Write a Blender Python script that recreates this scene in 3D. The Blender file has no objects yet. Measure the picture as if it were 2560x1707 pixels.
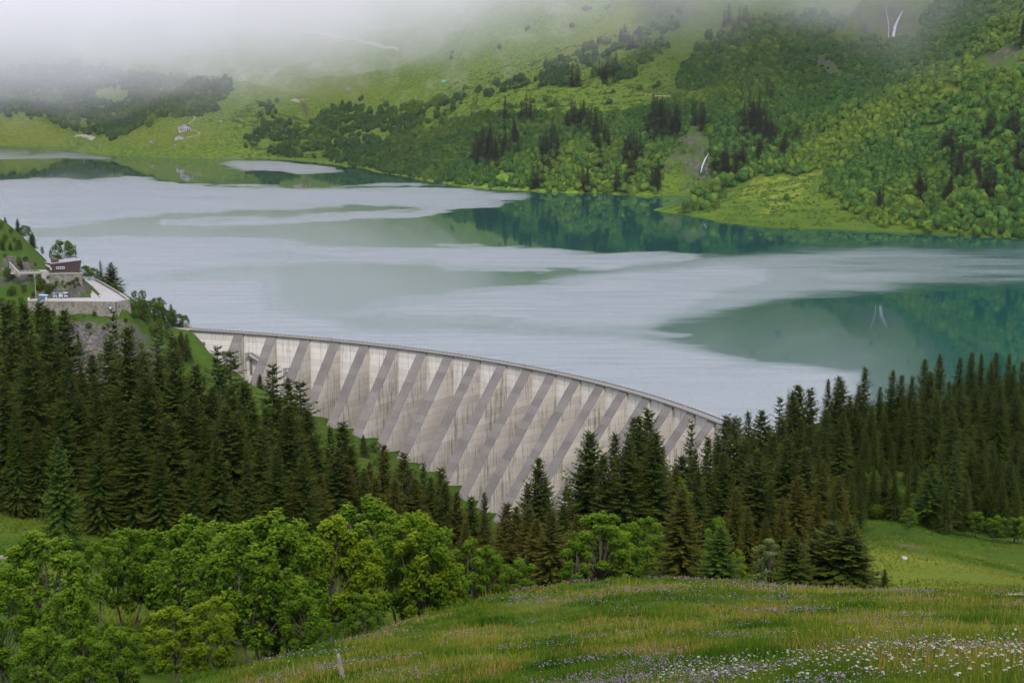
import bpy, math
import numpy as np
from mathutils import Vector

# ------------------------------------------------------------------ camera, sky, sun, exposure
F, PX, PY, ZC = 3500.0, 1280.0, 853.5, 132.0          # focal length in photo pixels, centre, eye height above the lake
PITCH = math.atan((PY - 211) / F)
sc = bpy.context.scene
COL = sc.collection
cam_data = bpy.data.cameras.new("camera")
cam_data.sensor_width = 36.0
cam_data.lens = 36.0 * F / 2560.0
cam_data.clip_start = 0.5
cam_data.clip_end = 30000.0
cam = bpy.data.objects.new("camera", cam_data)
COL.objects.link(cam)
cam.location = (0, 0, ZC)
cam.rotation_euler = (math.pi / 2 - PITCH, 0, 0)
sc.camera = cam

SUN_ELEV, SUN_AZ = math.radians(48), math.radians(168)     # azimuth clockwise from +Y (view direction)
world = bpy.data.worlds.new("World")
sc.world = world
world.use_nodes = True
wn, wl = world.node_tree.nodes, world.node_tree.links
wn.clear()
w_out = wn.new("ShaderNodeOutputWorld")
w_bg = wn.new("ShaderNodeBackground")
w_cl = wn.new("ShaderNodeBackground")
w_mix = wn.new("ShaderNodeMixShader")
w_sky = wn.new("ShaderNodeTexSky")
w_sky.sky_type = 'NISHITA'
w_sky.sun_disc = False
w_sky.sun_elevation = SUN_ELEV
w_sky.sun_rotation = SUN_AZ
w_sky.altitude = 1600
w_bg.inputs[1].default_value = 0.10
w_tc = wn.new("ShaderNodeTexCoord")
w_map = wn.new("ShaderNodeMapping")
w_map.inputs[3].default_value = (1.0, 1.0, 2.6)
w_no = wn.new("ShaderNodeTexNoise")
w_no.inputs["Scale"].default_value = 2.6
w_no.inputs["Detail"].default_value = 6.0
w_rmp = wn.new("ShaderNodeValToRGB")
w_rmp.color_ramp.elements[0].position = 0.36
w_rmp.color_ramp.elements[0].color = (0.35, 0.35, 0.35, 1)
w_rmp.color_ramp.elements[1].position = 0.55
w_rmp.color_ramp.elements[1].color = (1, 1, 1, 1)
w_cc = wn.new("ShaderNodeValToRGB")
w_cc.color_ramp.elements[0].position = 0.3
w_cc.color_ramp.elements[0].color = (0.80, 0.83, 0.97, 1)
w_cc.color_ramp.elements[1].position = 0.75
w_cc.color_ramp.elements[1].color = (1.0, 1.0, 1.04, 1)
w_cl.inputs[1].default_value = 2.7
wl.new(w_tc.outputs["Generated"], w_map.inputs[0])
wl.new(w_map.outputs[0], w_no.inputs[0])
wl.new(w_no.outputs[0], w_rmp.inputs[0])
wl.new(w_no.outputs[0], w_cc.inputs[0])
wl.new(w_sky.outputs[0], w_bg.inputs[0])
wl.new(w_cc.outputs[0], w_cl.inputs[0])
wl.new(w_rmp.outputs[0], w_mix.inputs[0])
wl.new(w_bg.outputs[0], w_mix.inputs[1])
wl.new(w_cl.outputs[0], w_mix.inputs[2])
wl.new(w_mix.outputs[0], w_out.inputs[0])

sun_data = bpy.data.lights.new("sun", 'SUN')
sun_data.energy = 4.0
sun_data.angle = math.radians(8)
sun_data.color = (1.0, 0.95, 0.86)
sun = bpy.data.objects.new("sun", sun_data)
COL.objects.link(sun)
sd = Vector((math.sin(SUN_AZ) * math.cos(SUN_ELEV), math.cos(SUN_AZ) * math.cos(SUN_ELEV), math.sin(SUN_ELEV)))
sun.rotation_euler = sd.to_track_quat('Z', 'Y').to_euler()

sc.view_settings.view_transform = 'Standard'
sc.view_settings.look = 'None'
sc.view_settings.exposure = 0.0
sc.view_settings.gamma = 1.0
cy = sc.cycles
cy.max_bounces = 12
cy.diffuse_bounces = 2
cy.glossy_bounces = 3
cy.volume_bounces = 8
cy.transparent_max_bounces = 8
cy.volume_step_rate = 1.0
cy.volume_max_steps = 256
cy.use_adaptive_sampling = True
cy.sample_clamp_indirect = 4.0

# ------------------------------------------------------------------ geometry of the view: photo pixel <-> place
cP, sP = math.cos(PITCH), math.sin(PITCH)

def ray(px, py):
    u = (np.asarray(px, float) - PX) / F
    v = -(np.asarray(py, float) - PY) / F
    return np.stack([u, cP + v * sP, -sP + v * cP], -1)

def at_dist(px, py, d):
    r = ray(px, py)
    t = d / np.hypot(r[..., 0], r[..., 1])
    p = r * np.asarray(t)[..., None]
    p[..., 2] += ZC
    return p

def at_z(px, py, z):
    r = ray(px, py)
    t = (z - ZC) / r[..., 2]
    p = r * np.asarray(t)[..., None]
    p[..., 2] += ZC
    return p

def proj(p):
    p = np.asarray(p, float)
    x, y, z = p[..., 0], p[..., 1], p[..., 2] - ZC
    f = np.maximum(y * cP - z * sP, 1e-3)
    return PX + F * x / f, PY - F * (y * sP + z * cP) / f

# ------------------------------------------------------------------ noise
def _hash(ix, iy, seed):
    h = (ix.astype(np.int64) * 374761393 + iy.astype(np.int64) * 668265263 + seed * 1442695041) & 0xFFFFFFFF
    h = ((h ^ (h >> 13)) * 1274126177) & 0xFFFFFFFF
    return (h ^ (h >> 16)) & 0xFFFF

def perlin(x, y, seed=0):
    x = np.asarray(x, float); y = np.asarray(y, float)
    ix, iy = np.floor(x), np.floor(y)
    fx, fy = x - ix, y - iy
    u, v = fx * fx * fx * (fx * (fx * 6 - 15) + 10), fy * fy * fy * (fy * (fy * 6 - 15) + 10)
    def g(dx, dy):
        a = _hash(ix + dx, iy + dy, seed) * (2 * math.pi / 65536)
        return np.cos(a) * (fx - dx) + np.sin(a) * (fy - dy)
    a, b, c, d = g(0, 0), g(1, 0), g(0, 1), g(1, 1)
    return ((a + (b - a) * u) + ((c + (d - c) * u) - (a + (b - a) * u)) * v) * 1.5

def fbm(x, y, octv=4, seed=0, gain=0.5):
    s, a = 0, 1.0
    for k in range(octv):
        s = s + a * perlin(x * 2 ** k + 17.3 * k, y * 2 ** k - 9.1 * k, seed + k)
        a *= gain
    return s

def ridged(x, y, octv=4, seed=0):
    s, a = 0, 1.0
    for k in range(octv):
        s = s + a * (1 - 2 * np.abs(perlin(x * 2 ** k + 7.7 * k, y * 2 ** k + 3.1 * k, seed + k)))
        a *= 0.5
    return s / 1.9

def in_poly(x, y, poly):
    x = np.asarray(x, float); y = np.asarray(y, float)
    inside = np.zeros(x.shape, bool)
    n = len(poly)
    for i in range(n):
        x1, y1 = poly[i]; x2, y2 = poly[(i + 1) % n]
        if y1 == y2:
            continue
        c = ((y1 > y) != (y2 > y)) & (x < (x2 - x1) * (y - y1) / (y2 - y1) + x1)
        inside ^= c
    return inside

def poly_soft(x, y, poly, soft, ys=1.0):
    """1 inside, 0 outside, soft edge; ys stretches the y metric"""
    x = np.asarray(x, float); y = np.asarray(y, float) * ys
    P = [(a, b * ys) for a, b in poly]
    d = np.full(x.shape, 1e9)
    for i in range(len(P)):
        x1, y1 = P[i]; x2, y2 = P[(i + 1) % len(P)]
        ex, ey = x2 - x1, y2 - y1
        L = ex * ex + ey * ey + 1e-9
        t = np.clip(((x - x1) * ex + (y - y1) * ey) / L, 0, 1)
        d = np.minimum(d, np.hypot(x - x1 - t * ex, y - y1 - t * ey))
    s = np.where(in_poly(x, y, P), d, -d)
    t = np.clip(s / (2 * soft) + 0.5, 0, 1)
    return t * t * (3 - 2 * t)

# ------------------------------------------------------------------ object helpers
def new_mesh(name, V, faces, mats, smooth=False, attrs=None, fmat=None):
    """faces: list of int arrays, each (n,3) or (n,4)"""
    V = np.ascontiguousarray(V, np.float32)
    if not isinstance(faces, list):
        faces = [faces]
    faces = [np.asarray(f, np.int32) for f in faces if len(f)]
    me = bpy.data.meshes.new(name)
    nl = sum(f.size for f in faces)
    nf = sum(len(f) for f in faces)
    me.vertices.add(len(V))
    me.vertices.foreach_set("co", V.ravel())
    me.loops.add(nl)
    me.loops.foreach_set("vertex_index", np.concatenate([f.ravel() for f in faces]))
    me.polygons.add(nf)
    tot = np.concatenate([np.full(len(f), f.shape[1], np.int32) for f in faces])
    start = np.concatenate([[0], np.cumsum(tot)[:-1]]).astype(np.int32)
    me.polygons.foreach_set("loop_start", start)
    me.polygons.foreach_set("loop_total", tot)
    if fmat is not None:
        me.polygons.foreach_set("material_index", np.asarray(fmat, np.int32))
    me.polygons.foreach_set("use_smooth", np.full(nf, bool(smooth)))
    for m in (mats if isinstance(mats, (list, tuple)) else [mats]):
        me.materials.append(m)
    for k, a in (attrs or {}).items():
        at = me.attributes.new(k, 'FLOAT', 'POINT')
        at.data.foreach_set("value", np.ascontiguousarray(a, np.float32))
    me.update(calc_edges=True)
    return me

def link(name, me, parent=None, loc=None, rotz=None, scale=None):
    o = bpy.data.objects.new(name, me)
    COL.objects.link(o)
    if parent is not None:
        o.parent = parent
    if loc is not None:
        o.location = loc
    if rotz is not None:
        o.rotation_euler = (0, 0, rotz)
    if scale is not None:
        o.scale = scale if hasattr(scale, '__len__') else (scale,) * 3
    return o

def tag(o, label=None, cat=None, group=None, kind=None):
    if label: o["label"] = label
    if cat: o["category"] = cat
    if group: o["group"] = group
    if kind: o["kind"] = kind
    return o

def thing(name, label, cat, loc=(0, 0, 0), rotz=0, group=None, scale=None):
    o = link(name, None, None, loc, rotz, scale)
    return tag(o, label, cat, group)

class MB:
    """collects simple solids into one mesh"""
    def __init__(s):
        s.V, s.T, s.Q, s.n = [], [], [], 0
    def add(s, V, Q=None, T=None):
        V = np.asarray(V, float).reshape(-1, 3)
        if Q is not None and len(Q): s.Q.append(np.asarray(Q) + s.n)
        if T is not None and len(T): s.T.append(np.asarray(T) + s.n)
        s.V.append(V); s.n += len(V)
        return s
    def hexa(s, b, t):
        """four bottom points, four top points (same order)"""
        return s.add(list(b) + list(t), [(3, 2, 1, 0), (4, 5, 6, 7), (0, 1, 5, 4), (1, 2, 6, 5), (2, 3, 7, 6), (3, 0, 4, 7)])
    def box(s, x0, y0, z0, x1, y1, z1):
        return s.hexa([(x0, y0, z0), (x1, y0, z0), (x1, y1, z0), (x0, y1, z0)], [(x0, y0, z1), (x1, y0, z1), (x1, y1, z1), (x0, y1, z1)])
    def tube(s, pts, rad, n=6):
        pts = np.asarray(pts, float); rad = np.broadcast_to(rad, len(pts))
        rings = []
        for i, p in enumerate(pts):
            d = pts[min(i + 1, len(pts) - 1)] - pts[max(i - 1, 0)]
            d = d / (np.linalg.norm(d) + 1e-9)
            a = np.cross(d, (0, 0, 1) if abs(d[2]) < 0.9 else (1, 0, 0)); a /= np.linalg.norm(a)
            b = np.cross(d, a)
            t = np.arange(n) * 2 * math.pi / n
            rings.append(p + rad[i] * (np.cos(t)[:, None] * a + np.sin(t)[:, None] * b))
        V = np.concatenate(rings)
        Q = [(i * n + j, i * n + (j + 1) % n, (i + 1) * n + (j + 1) % n, (i + 1) * n + j) for i in range(len(pts) - 1) for j in range(n)]
        k = len(V); V = np.concatenate([V, [pts[0], pts[-1]]])
        T = [(k, (j + 1) % n, j) for j in range(n)] + [(k + 1, (len(pts) - 1) * n + j, (len(pts) - 1) * n + (j + 1) % n) for j in range(n)]
        return s.add(V, Q, T)
    def prism(s, poly, z0, z1):
        """upright prism over a convex or star-like polygon"""
        n = len(poly); poly = np.asarray(poly, float)
        c = poly.mean(0)
        z0 = np.broadcast_to(z0, n); z1 = np.broadcast_to(z1, n)
        V = np.concatenate([np.c_[poly, z0], np.c_[poly, z1], [[*c, np.mean(z0)], [*c, np.mean(z1)]]])
        Q = [(i, (i + 1) % n, n + (i + 1) % n, n + i) for i in range(n)]
        T = [(2 * n, (i + 1) % n, i) for i in range(n)] + [(2 * n + 1, n + i, n + (i + 1) % n) for i in range(n)]
        return s.add(V, Q, T)
    def build(s, name, mat, parent=None, loc=None, rotz=None, smooth=False):
        fs = []
        if s.Q: fs.append(np.concatenate(s.Q))
        if s.T: fs.append(np.concatenate(s.T))
        return link(name, new_mesh(name, np.concatenate(s.V), fs, mat, smooth), parent, loc, rotz)

# ------------------------------------------------------------------ materials
def mat(name):
    m = bpy.data.materials.new(name)
    m.use_nodes = True
    nt = m.node_tree
    b = nt.nodes["Principled BSDF"]
    return m, nt, b

def N(nt, kind, **kw):
    n = nt.nodes.new(kind)
    for k, v in kw.items():
        n.inputs[k.replace("_", " ")].default_value = v
    return n

def mixc(nt, fac, a, b, mode='MIX'):
    n = nt.nodes.new("ShaderNodeMix"); n.data_type = 'RGBA'; n.blend_type = mode
    for i, v in ((0, fac), (6, a), (7, b)):
        if isinstance(v, (int, float)): n.inputs[i].default_value = v
        elif isinstance(v, tuple): n.inputs[i].default_value = (*v, 1)
        else: nt.links.new(v, n.inputs[i])
    return n.outputs[2]

def ramp(nt, src, stops):
    r = nt.nodes.new("ShaderNodeValToRGB")
    e = r.color_ramp.elements
    while len(e) < len(stops): e.new(0.5)
    for q, (p, c) in zip(e, stops):
        q.position = p
        q.color = (c, c, c, 1) if isinstance(c, (int, float)) else (*c, 1)
    nt.links.new(src, r.inputs[0])
    return r.outputs[0]

def noise(nt, scale, detail=5, rough=0.55, vec=None, stretch=None, dist=0.0):
    n = N(nt, "ShaderNodeTexNoise", Scale=scale, Detail=detail, Roughness=rough, Distortion=dist)
    if vec is None:
        g = nt.nodes.new("ShaderNodeNewGeometry"); vec = g.outputs["Position"]
    if stretch:
        mp = nt.nodes.new("ShaderNodeMapping"); mp.inputs[3].default_value = stretch
        nt.links.new(vec, mp.inputs[0]); vec = mp.outputs[0]
    nt.links.new(vec, n.inputs["Vector"])
    return n.outputs[0]

def attr(nt, name):
    a = nt.nodes.new("ShaderNodeAttribute"); a.attribute_name = name
    return a.outputs["Fac"]

def orand(nt):
    return nt.nodes.new("ShaderNodeObjectInfo").outputs["Random"]

def bump(nt, b, h, strength=0.5, dist=0.1):
    n = N(nt, "ShaderNodeBump", Strength=strength, Distance=dist)
    nt.links.new(h, n.inputs["Height"])
    nt.links.new(n.outputs[0], b.inputs["Normal"])

def plain(name, col, rough=0.7, vary=0.12, scale=3.0, metal=0.0):
    m, nt, b = mat(name)
    n = noise(nt, scale)
    lo = tuple(c * (1 - vary) for c in col); hi = tuple(min(1, c * (1 + vary)) for c in col)
    nt.links.new(ramp(nt, n, [(0.3, lo), (0.7, hi)]), b.inputs["Base Color"])
    b.inputs["Roughness"].default_value = rough
    b.inputs["Metallic"].default_value = metal
    return m

# ------------------------------------------------------------------ terrain heights
# control points: ('y', photo x, photo y, horizontal distance) or ('z', photo x, distance, height)
CT = """
y -900 1900 12|y -900 1700 30|y -400 1900 22|y -400 1650 45|y 0 2100 40|y 0 1820 72|y 250 1850 60
z 1280 3 130|z 400 3 130|z 2200 3 130|z -1200 3 130|z 3600 3 130|z 1280 9 126.6|z 2600 9 127.2|z 0 9 125.8
y 480 1712 62|y 640 1660 70|y 800 1622 78|y 1000 1556 90|y 1200 1505 100|y 1400 1470 108|y 1700 1455 114|y 1900 1462 112|y 2200 1480 106|y 2560 1479 98|y 3000 1490 90
y 855 1668 56|y 1280 1600 62|y 1280 1707 38|y 1700 1560 60|y 1800 1707 26|y 2200 1600 36|y 2560 1707 20|y 2560 1580 40|y 800 1707 48|y 3000 1650 28|y 1500 1640 44|y 2100 1520 75
y 1700 1510 135|y 1400 1530 130|y 1000 1640 112|y 1200 1580 122|y 2000 1520 135|y 700 1720 100|y 480 1760 88|y 2200 1500 124
y -300 1450 125|y 0 1450 140|y 0 1560 115|y 0 1380 158|y 100 1420 152|y 0 1300 190|y -300 1300 180|y 130 1302 196|y 280 1335 190|y 0 1260 205
y 300 1450 150|y 300 1600 110|y 450 1450 165|y 600 1480 165|y 600 1600 120|y 900 1500 165|y 1200 1500 170|y 1500 1490 175|y 1700 1480 175
z 0 230 67|z 280 230 66|z 500 230 62|z 700 220 58|z 900 215 55|z 1100 215 51|z 1300 210 51|z 1500 210 52|z 1700 215 53|z 1900 215 55|z 2050 215 56|z -400 230 75|z -900 260 85
z 0 290 50|z 280 290 46|z 600 290 36|z 900 290 22|z 1200 290 15|z 1500 290 15|z 1800 280 30|z 2050 280 44|z -500 300 65
z 0 400 14|z 300 400 4|z 600 400 -14|z 900 400 -22|z 1200 400 -38|z 1500 400 -42|z 1800 400 -20|z 1950 400 10|z 2050 400 26|z -500 420 40|z -1000 450 70
y 2170 1482 140|y 2300 1460 148|y 2400 1430 162|y 2560 1470 140|y 2170 1358 178|y 2300 1372 186|y 2420 1405 184|y 2560 1448 172|y 3000 1520 150
y 2200 1352 208|y 2350 1378 210|y 2560 1420 206|y 2200 1322 232|y 2350 1340 236|y 2560 1368 232|y 3000 1440 210
y 2170 1240 262|y 2330 1290 262|y 2500 1320 258|y 2200 1170 285|y 2400 1190 300|y 2560 1230 292|y 3000 1250 280
z 2050 330 40|z 2200 340 50|z 2400 340 56|z 2600 340 58|z 3100 340 66
z 2050 440 24|z 2200 440 34|z 2400 440 36|z 2700 440 40|z 3200 440 50
z 1950 500 5|z 2080 510 12|z 2300 510 15|z 2700 520 16|z 3300 520 20|z 2080 560 2|z 2400 580 -3|z 2800 600 -4|z 1960 545 -18|z 2200 640 -25|z 2700 680 -25
z 1800 480 -38|z 1650 500 -58|z 1500 530 -66
z 553 728 -17|z 632 712 -24|z 700 705 -27|z 790 686 -33|z 820 680 -35|z 887 670 -37|z 944 655 -41|z 1000 645 -43|z 1056 633 -45|z 1110 622 -48|z 1157 608 -52|z 1206 596 -55|z 1255 585 -57|z 1320 565 -62|z 1400 545 -68
y 900 1150 610|y 1000 1210 570|y 1080 1260 545|y 820 1090 640|y 760 1050 650|y 650 980 670|y 560 920 700
z 900 520 -36|z 700 520 -24|z 500 520 -16|z 300 520 -10|z 1100 500 -55|z 1400 480 -60
z 600 770 -40|z 800 760 -45|z 1000 720 -50|z 1200 680 -55|z 1500 640 -55|z 1750 590 -40
z 600 900 -40|z 1000 900 -50|z 1400 900 -50|z 2000 800 -45|z 2500 900 -45|z 3200 900 -45|z 600 1200 -40|z 1500 1200 -45|z 2400 1100 -30
y 480 828 742|y 440 822 742|y 500 856 732|y 530 886 724|y 556 914 720|y 590 930 716|y 500 900 705|y 470 890 700|y 400 855 700
y 350 800 702|y 400 822 728|y 350 870 670|y 450 950 660
z 80 700 24.2|z 200 700 24.2|z 310 702 24.2|z 330 725 22|z 230 740 24.2|z 270 755 24.2|z 220 775 24.2|z 190 775 26|z 335 700 16
y 100 784 685|y 200 784 685|y 310 784 688|y 250 850 672|y 250 900 652|y 180 900 648|y 200 1000 612|y 330 900 655|y 100 850 668|y 100 950 630
y 150 749 712|y 120 749 712|y 190 749 712|y 150 715 722|y 190 718 722|y 110 712 722|z 150 733 34|z 110 733 34|z 190 735 34|z 150 750 34
y 0 553 830|y -60 520 850|y 50 600 812|y 100 645 790|y 60 640 770|y 0 640 760|y 30 690 740|y 60 740 712|y 0 750 700|y 0 850 650|y -200 560 800|y -200 800 640
z 300 800 8|z 300 850 -6|z 200 850 6|z 200 920 -10|z 120 900 16|z 120 980 -10|z 0 960 22|z 0 1080 -12|z 380 770 2|z 380 800 -8|z 460 765 -6
z -300 950 40|z -300 1150 -12|z -700 1000 60|z -700 1300 -10|z -1000 700 100|z -700 600 70
z 300 1200 -40|z 0 1400 -40|z -600 1600 -40|z 300 1800 -45|z 800 1800 -45|z 1300 1450 -45|z 2000 1180 -30|z 2600 1150 -25|z 3200 1000 -30
z 0 2300 -45|z -600 2300 -45|z 500 2300 -30|z -600 3000 -10
y -600 350 3400|y 0 365 3273|y 100 370 3180|y 190 373 3120|y 200 350 3150|y 0 335 3300|y 0 296 3380|y 80 300 3370|y 200 342 3250|y 230 345 3320
y 210 383 2890|y 330 391 2735|y 480 398 2605|y 620 398 2620|y 700 400 2550|y 780 403 2480|y 860 416 2330|y 900 425 2260|y 1000 441 2070|y 1100 456 1920|y 1180 466 1830|y 1300 476 1780|y 1500 483 1735|y 1640 489 1700
y 230 360 2980|y 330 345 2980|y 450 345 2830|y 450 322 2930|y 400 300 3080|y 480 290 3130|y 560 330 2850|y 560 260 3200|y 600 217 3450|y 540 215 3480|y 700 240 3500|y 650 330 2900|y 700 350 2750|y 780 350 2750|y 800 230 3500|y 740 290 3150|y 860 300 3000|y 900 350 2600
y 100 290 3700|y 250 290 3600|y 400 260 3700|y 0 240 4000|y 200 220 4100|y 400 200 4200|y 300 180 4500|y 0 160 4600|y 600 180 4400|y 800 160 4300|y 900 120 4300|y 500 100 4800|y 0 60 4900|y 250 20 5100|y 500 0 5100|y 800 20 4800|y 0 -200 5300|y 500 -250 5400|y 900 -150 4900|y -800 200 4200|y -800 -100 4900|y -800 -400 5600|y 200 -600 6000|y 900 -600 5900
y 1000 300 2750|y 1000 240 3300|y 1000 170 3800|y 1050 100 4000|y 1150 40 4000|y 1150 280 2500|y 1150 200 2950|y 1150 120 3350|y 1000 380 2250|y 1300 400 1900|y 1300 330 2060|y 1300 250 2380|y 1300 160 2800|y 1300 60 3250|y 1300 -60 3650|y 1150 -100 4500|y 1150 -500 5800
y 1500 420 1790|y 1500 330 1960|y 1500 250 2250|y 1500 150 2600|y 1500 50 2900|y 1500 -100 3200|y 1500 -350 3800|y 1500 -700 4800
y 1640 440 1760|y 1640 330 1920|y 1640 260 2150|y 1640 160 2480|y 1640 60 2700|y 1640 -60 2850|y 1640 -300 3300
y 1700 482 1720|y 1740 440 1760|y 1760 380 1830|y 1720 340 1880|y 1800 330 1900|y 1800 240 2150|y 1800 150 2420|y 1800 40 2700|y 1800 -150 3000|y 1800 -500 3900
y 1632 526 1500|y 1700 512 1580|y 1760 498 1640|y 1850 470 1680|y 1720 545 1430|y 1800 560 1368|y 1900 568 1336|y 2000 571 1325|y 2190 570 1330|y 1800 520 1480|y 1900 500 1540|y 1900 460 1660|y 2000 540 1420|y 2000 470 1580|y 2060 440 1680
y 2300 572 1325|y 2450 588 1300|y 2560 599 1285|y 3000 640 1220|y 3500 680 1150
y 1900 400 1760|y 1900 300 1980|y 1900 200 2250|y 1900 100 2550|y 2000 380 1800|y 2000 280 2000|y 2000 180 2220|y 2000 100 2400|y 2050 220 2100|y 2080 130 2200|y 2100 100 2300
y 2240 92 2190|y 2200 95 2200|y 2150 85 2230|y 2250 22 2240|y 2150 20 2270|y 2300 80 2150|y 2250 -60 2500|y 2100 -50 2700|y 2100 -400 3500
y 2150 480 1520|y 2150 380 1680|y 2150 280 1850|y 2150 180 2040|y 2300 500 1400|y 2300 400 1540|y 2300 300 1690|y 2300 200 1850|y 2300 120 2020|y 2420 500 1370|y 2420 350 1520|y 2420 220 1680|y 2420 120 1820|y 2420 20 1980|y 2420 -150 2350
y 2560 500 1350|y 2560 400 1420|y 2560 280 1520|y 2560 160 1630|y 2560 60 1760|y 2560 -60 1950|y 2560 -300 2400|y 2500 -700 3300|y 3000 500 1320|y 3000 250 1480|y 3000 0 1700|y 3000 -300 2100|y 3500 500 1250|y 3500 0 1600|y 3500 -500 2300|y 3200 -900 3300
z -1200 6000 800|z 0 6200 950|z 1280 6200 1000|z 2560 6000 1000|z 3600 5500 1000
"""
def slant(px):
    return math.hypot(1, (px - PX) / F)
ctl = []
for tok in CT.replace("\n", "|").split("|"):
    tok = tok.split()
    if not tok: continue
    k, a = tok[0], [float(q) for q in tok[1:]]
    if k == 'y' and 560 < a[2] < 1000 or k == 'z' and 560 < a[1] < 1000:          # those were measured straight ahead
        if a[0] < 900: a[2 if k == 'y' else 1] *= slant(a[0])
    if k == 'y':
        p = at_dist(a[0], a[1], a[2])
    else:
        py = PY                                   # find the photo y of that height at that distance
        for _ in range(30):
            p = at_dist(a[0], py, a[1])
            py -= (a[2] - p[2]) / a[1] * F * 0.9
    ctl.append((math.atan2(p[0], p[1]), math.log(math.hypot(p[0], p[1])), (p[2] - ZC) / math.hypot(p[0], p[1])))
ctl = np.array(ctl)
SX = 1.6
def _phi(a, b, c=0.012):
    return np.sqrt(((a[:, None, 0] - b[None, :, 0]) * SX) ** 2 + (a[:, None, 1] - b[None, :, 1]) ** 2 + c * c)
A = _phi(ctl, ctl)
n_c = len(ctl)
Ap = np.zeros((n_c + 3, n_c + 3))
Ap[:n_c, :n_c] = A - np.eye(n_c) * 0.0006
Ap[:n_c, n_c:] = np.c_[np.ones(n_c), ctl[:, :2]]
Ap[n_c:, :n_c] = Ap[:n_c, n_c:].T
wts = np.linalg.solve(Ap, np.r_[ctl[:, 2], 0, 0, 0])

def rbf(th, v):
    out = np.empty(th.size, np.float32)
    th = th.ravel(); v = v.ravel()
    w = wts[:n_c].astype(np.float32); cx = (ctl[:, 0] * SX).astype(np.float32); cv = ctl[:, 1].astype(np.float32)
    for i in range(0, th.size, 40000):
        a = (th[i:i + 40000] * SX).astype(np.float32)[:, None] - cx
        b = v[i:i + 40000].astype(np.float32)[:, None] - cv
        out[i:i + 40000] = np.sqrt(a * a + b * b + 0.000144) @ w
    return out + wts[n_c] + wts[n_c + 1] * th + wts[n_c + 2] * v

TH = np.concatenate([np.linspace(-0.66, -0.38, 60)[:-1], np.linspace(-0.38, 0.38, 640), np.linspace(0.38, 0.66, 60)[1:]])
LD = np.concatenate([np.linspace(math.log(2.5), math.log(560), 330)[:-1], np.linspace(math.log(560), math.log(1160), 230)[:-1],
                     np.linspace(math.log(1160), math.log(6200), 470)])
K_SPLIT = int(np.searchsorted(LD, math.log(1140)))
gT, gL = np.meshgrid(TH, LD)
# coarse solve then smooth upsampling
cT = np.linspace(TH[0], TH[-1], 330); cL = np.interp(np.linspace(0, 1, 520), np.linspace(0, 1, len(LD)), LD)
mT, mL = np.meshgrid(cT, cL)
E = rbf(mT, mL).reshape(mT.shape)
def bilin(G, xs, ys, x, y):
    i = np.clip(np.searchsorted(xs, x) - 1, 0, len(xs) - 2); j = np.clip(np.searchsorted(ys, y) - 1, 0, len(ys) - 2)
    fx = np.clip((x - xs[i]) / (xs[i + 1] - xs[i]), 0, 1); fy = np.clip((y - ys[j]) / (ys[j + 1] - ys[j]), 0, 1)
    return (G[j, i] * (1 - fx) + G[j, i + 1] * fx) * (1 - fy) + (G[j + 1, i] * (1 - fx) + G[j + 1, i + 1] * fx) * fy
gE = bilin(E, cT, cL, gT, gL)
gD = np.exp(gL)
gX, gY = gD * np.sin(gT), gD * np.cos(gT)
gZ = ZC + gE * gD
gpx, gpy = proj(np.stack([gX, gY, gZ], -1))

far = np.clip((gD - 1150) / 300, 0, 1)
ROCK = [([(96, 712), (215, 704), (228, 744), (160, 750), (96, 752)], 4), ([(150, 806), (300, 806), (350, 840), (400, 900), (340, 1000), (140, 1020), (130, 850)], 14),
        ([(1700, 325), (1760, 345), (1800, 400), (1795, 465), (1730, 478), (1680, 440), (1660, 390)], 14), ([(2095, 60), (2150, 18), (2290, 5), (2290, 92), (2140, 92)], 10),
        ([(1590, 20), (1640, -60), (1710, -60), (1740, 60), (1690, 95), (1610, 100)], 16), ([(2050, 120), (2110, 170), (2110, 200), (2060, 190), (2010, 150)], 10),
        ([(0, 655), (60, 640), (90, 700), (50, 720), (0, 700)], 8), ([(370, 760), (440, 815), (420, 830), (360, 790)], 6),
        ([(1490, 170), (1515, 168), (1490, 205), (1465, 210)], 6), ([(1330, 262), (1350, 262), (1350, 270), (1330, 270)], 4),
        ([(2440, 140), (2560, 110), (2560, 190), (2470, 180)], 10)]
rock = np.zeros(gD.shape)
for P_, s_ in ROCK:
    rock = np.maximum(rock, poly_soft(gpx + 26 * fbm(gpx / 40, gpy / 26, 3, 5), gpy + 22 * fbm(gpx / 40, gpy / 26, 3, 6), P_, s_ * 1.6))
rock *= np.where(((gD > 560) & (gD < 900)) | (gD > 1200), 1, 0)
scree = np.clip(ridged(gpx / 150 + gpy / 140, gpy / 90, 4, 31) * 1.6 - 0.95, 0, 1) * np.clip((gD - 3300) / 500, 0, 1)
scree2 = np.clip(fbm(gX / 60 + gZ / 60, gY / 400, 4, 33) * 1.5 - 0.35, 0, 1) * np.clip((gD - 2400) / 400, 0, 1) * np.clip((gZ - 60) / 80, 0, 1)

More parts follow.
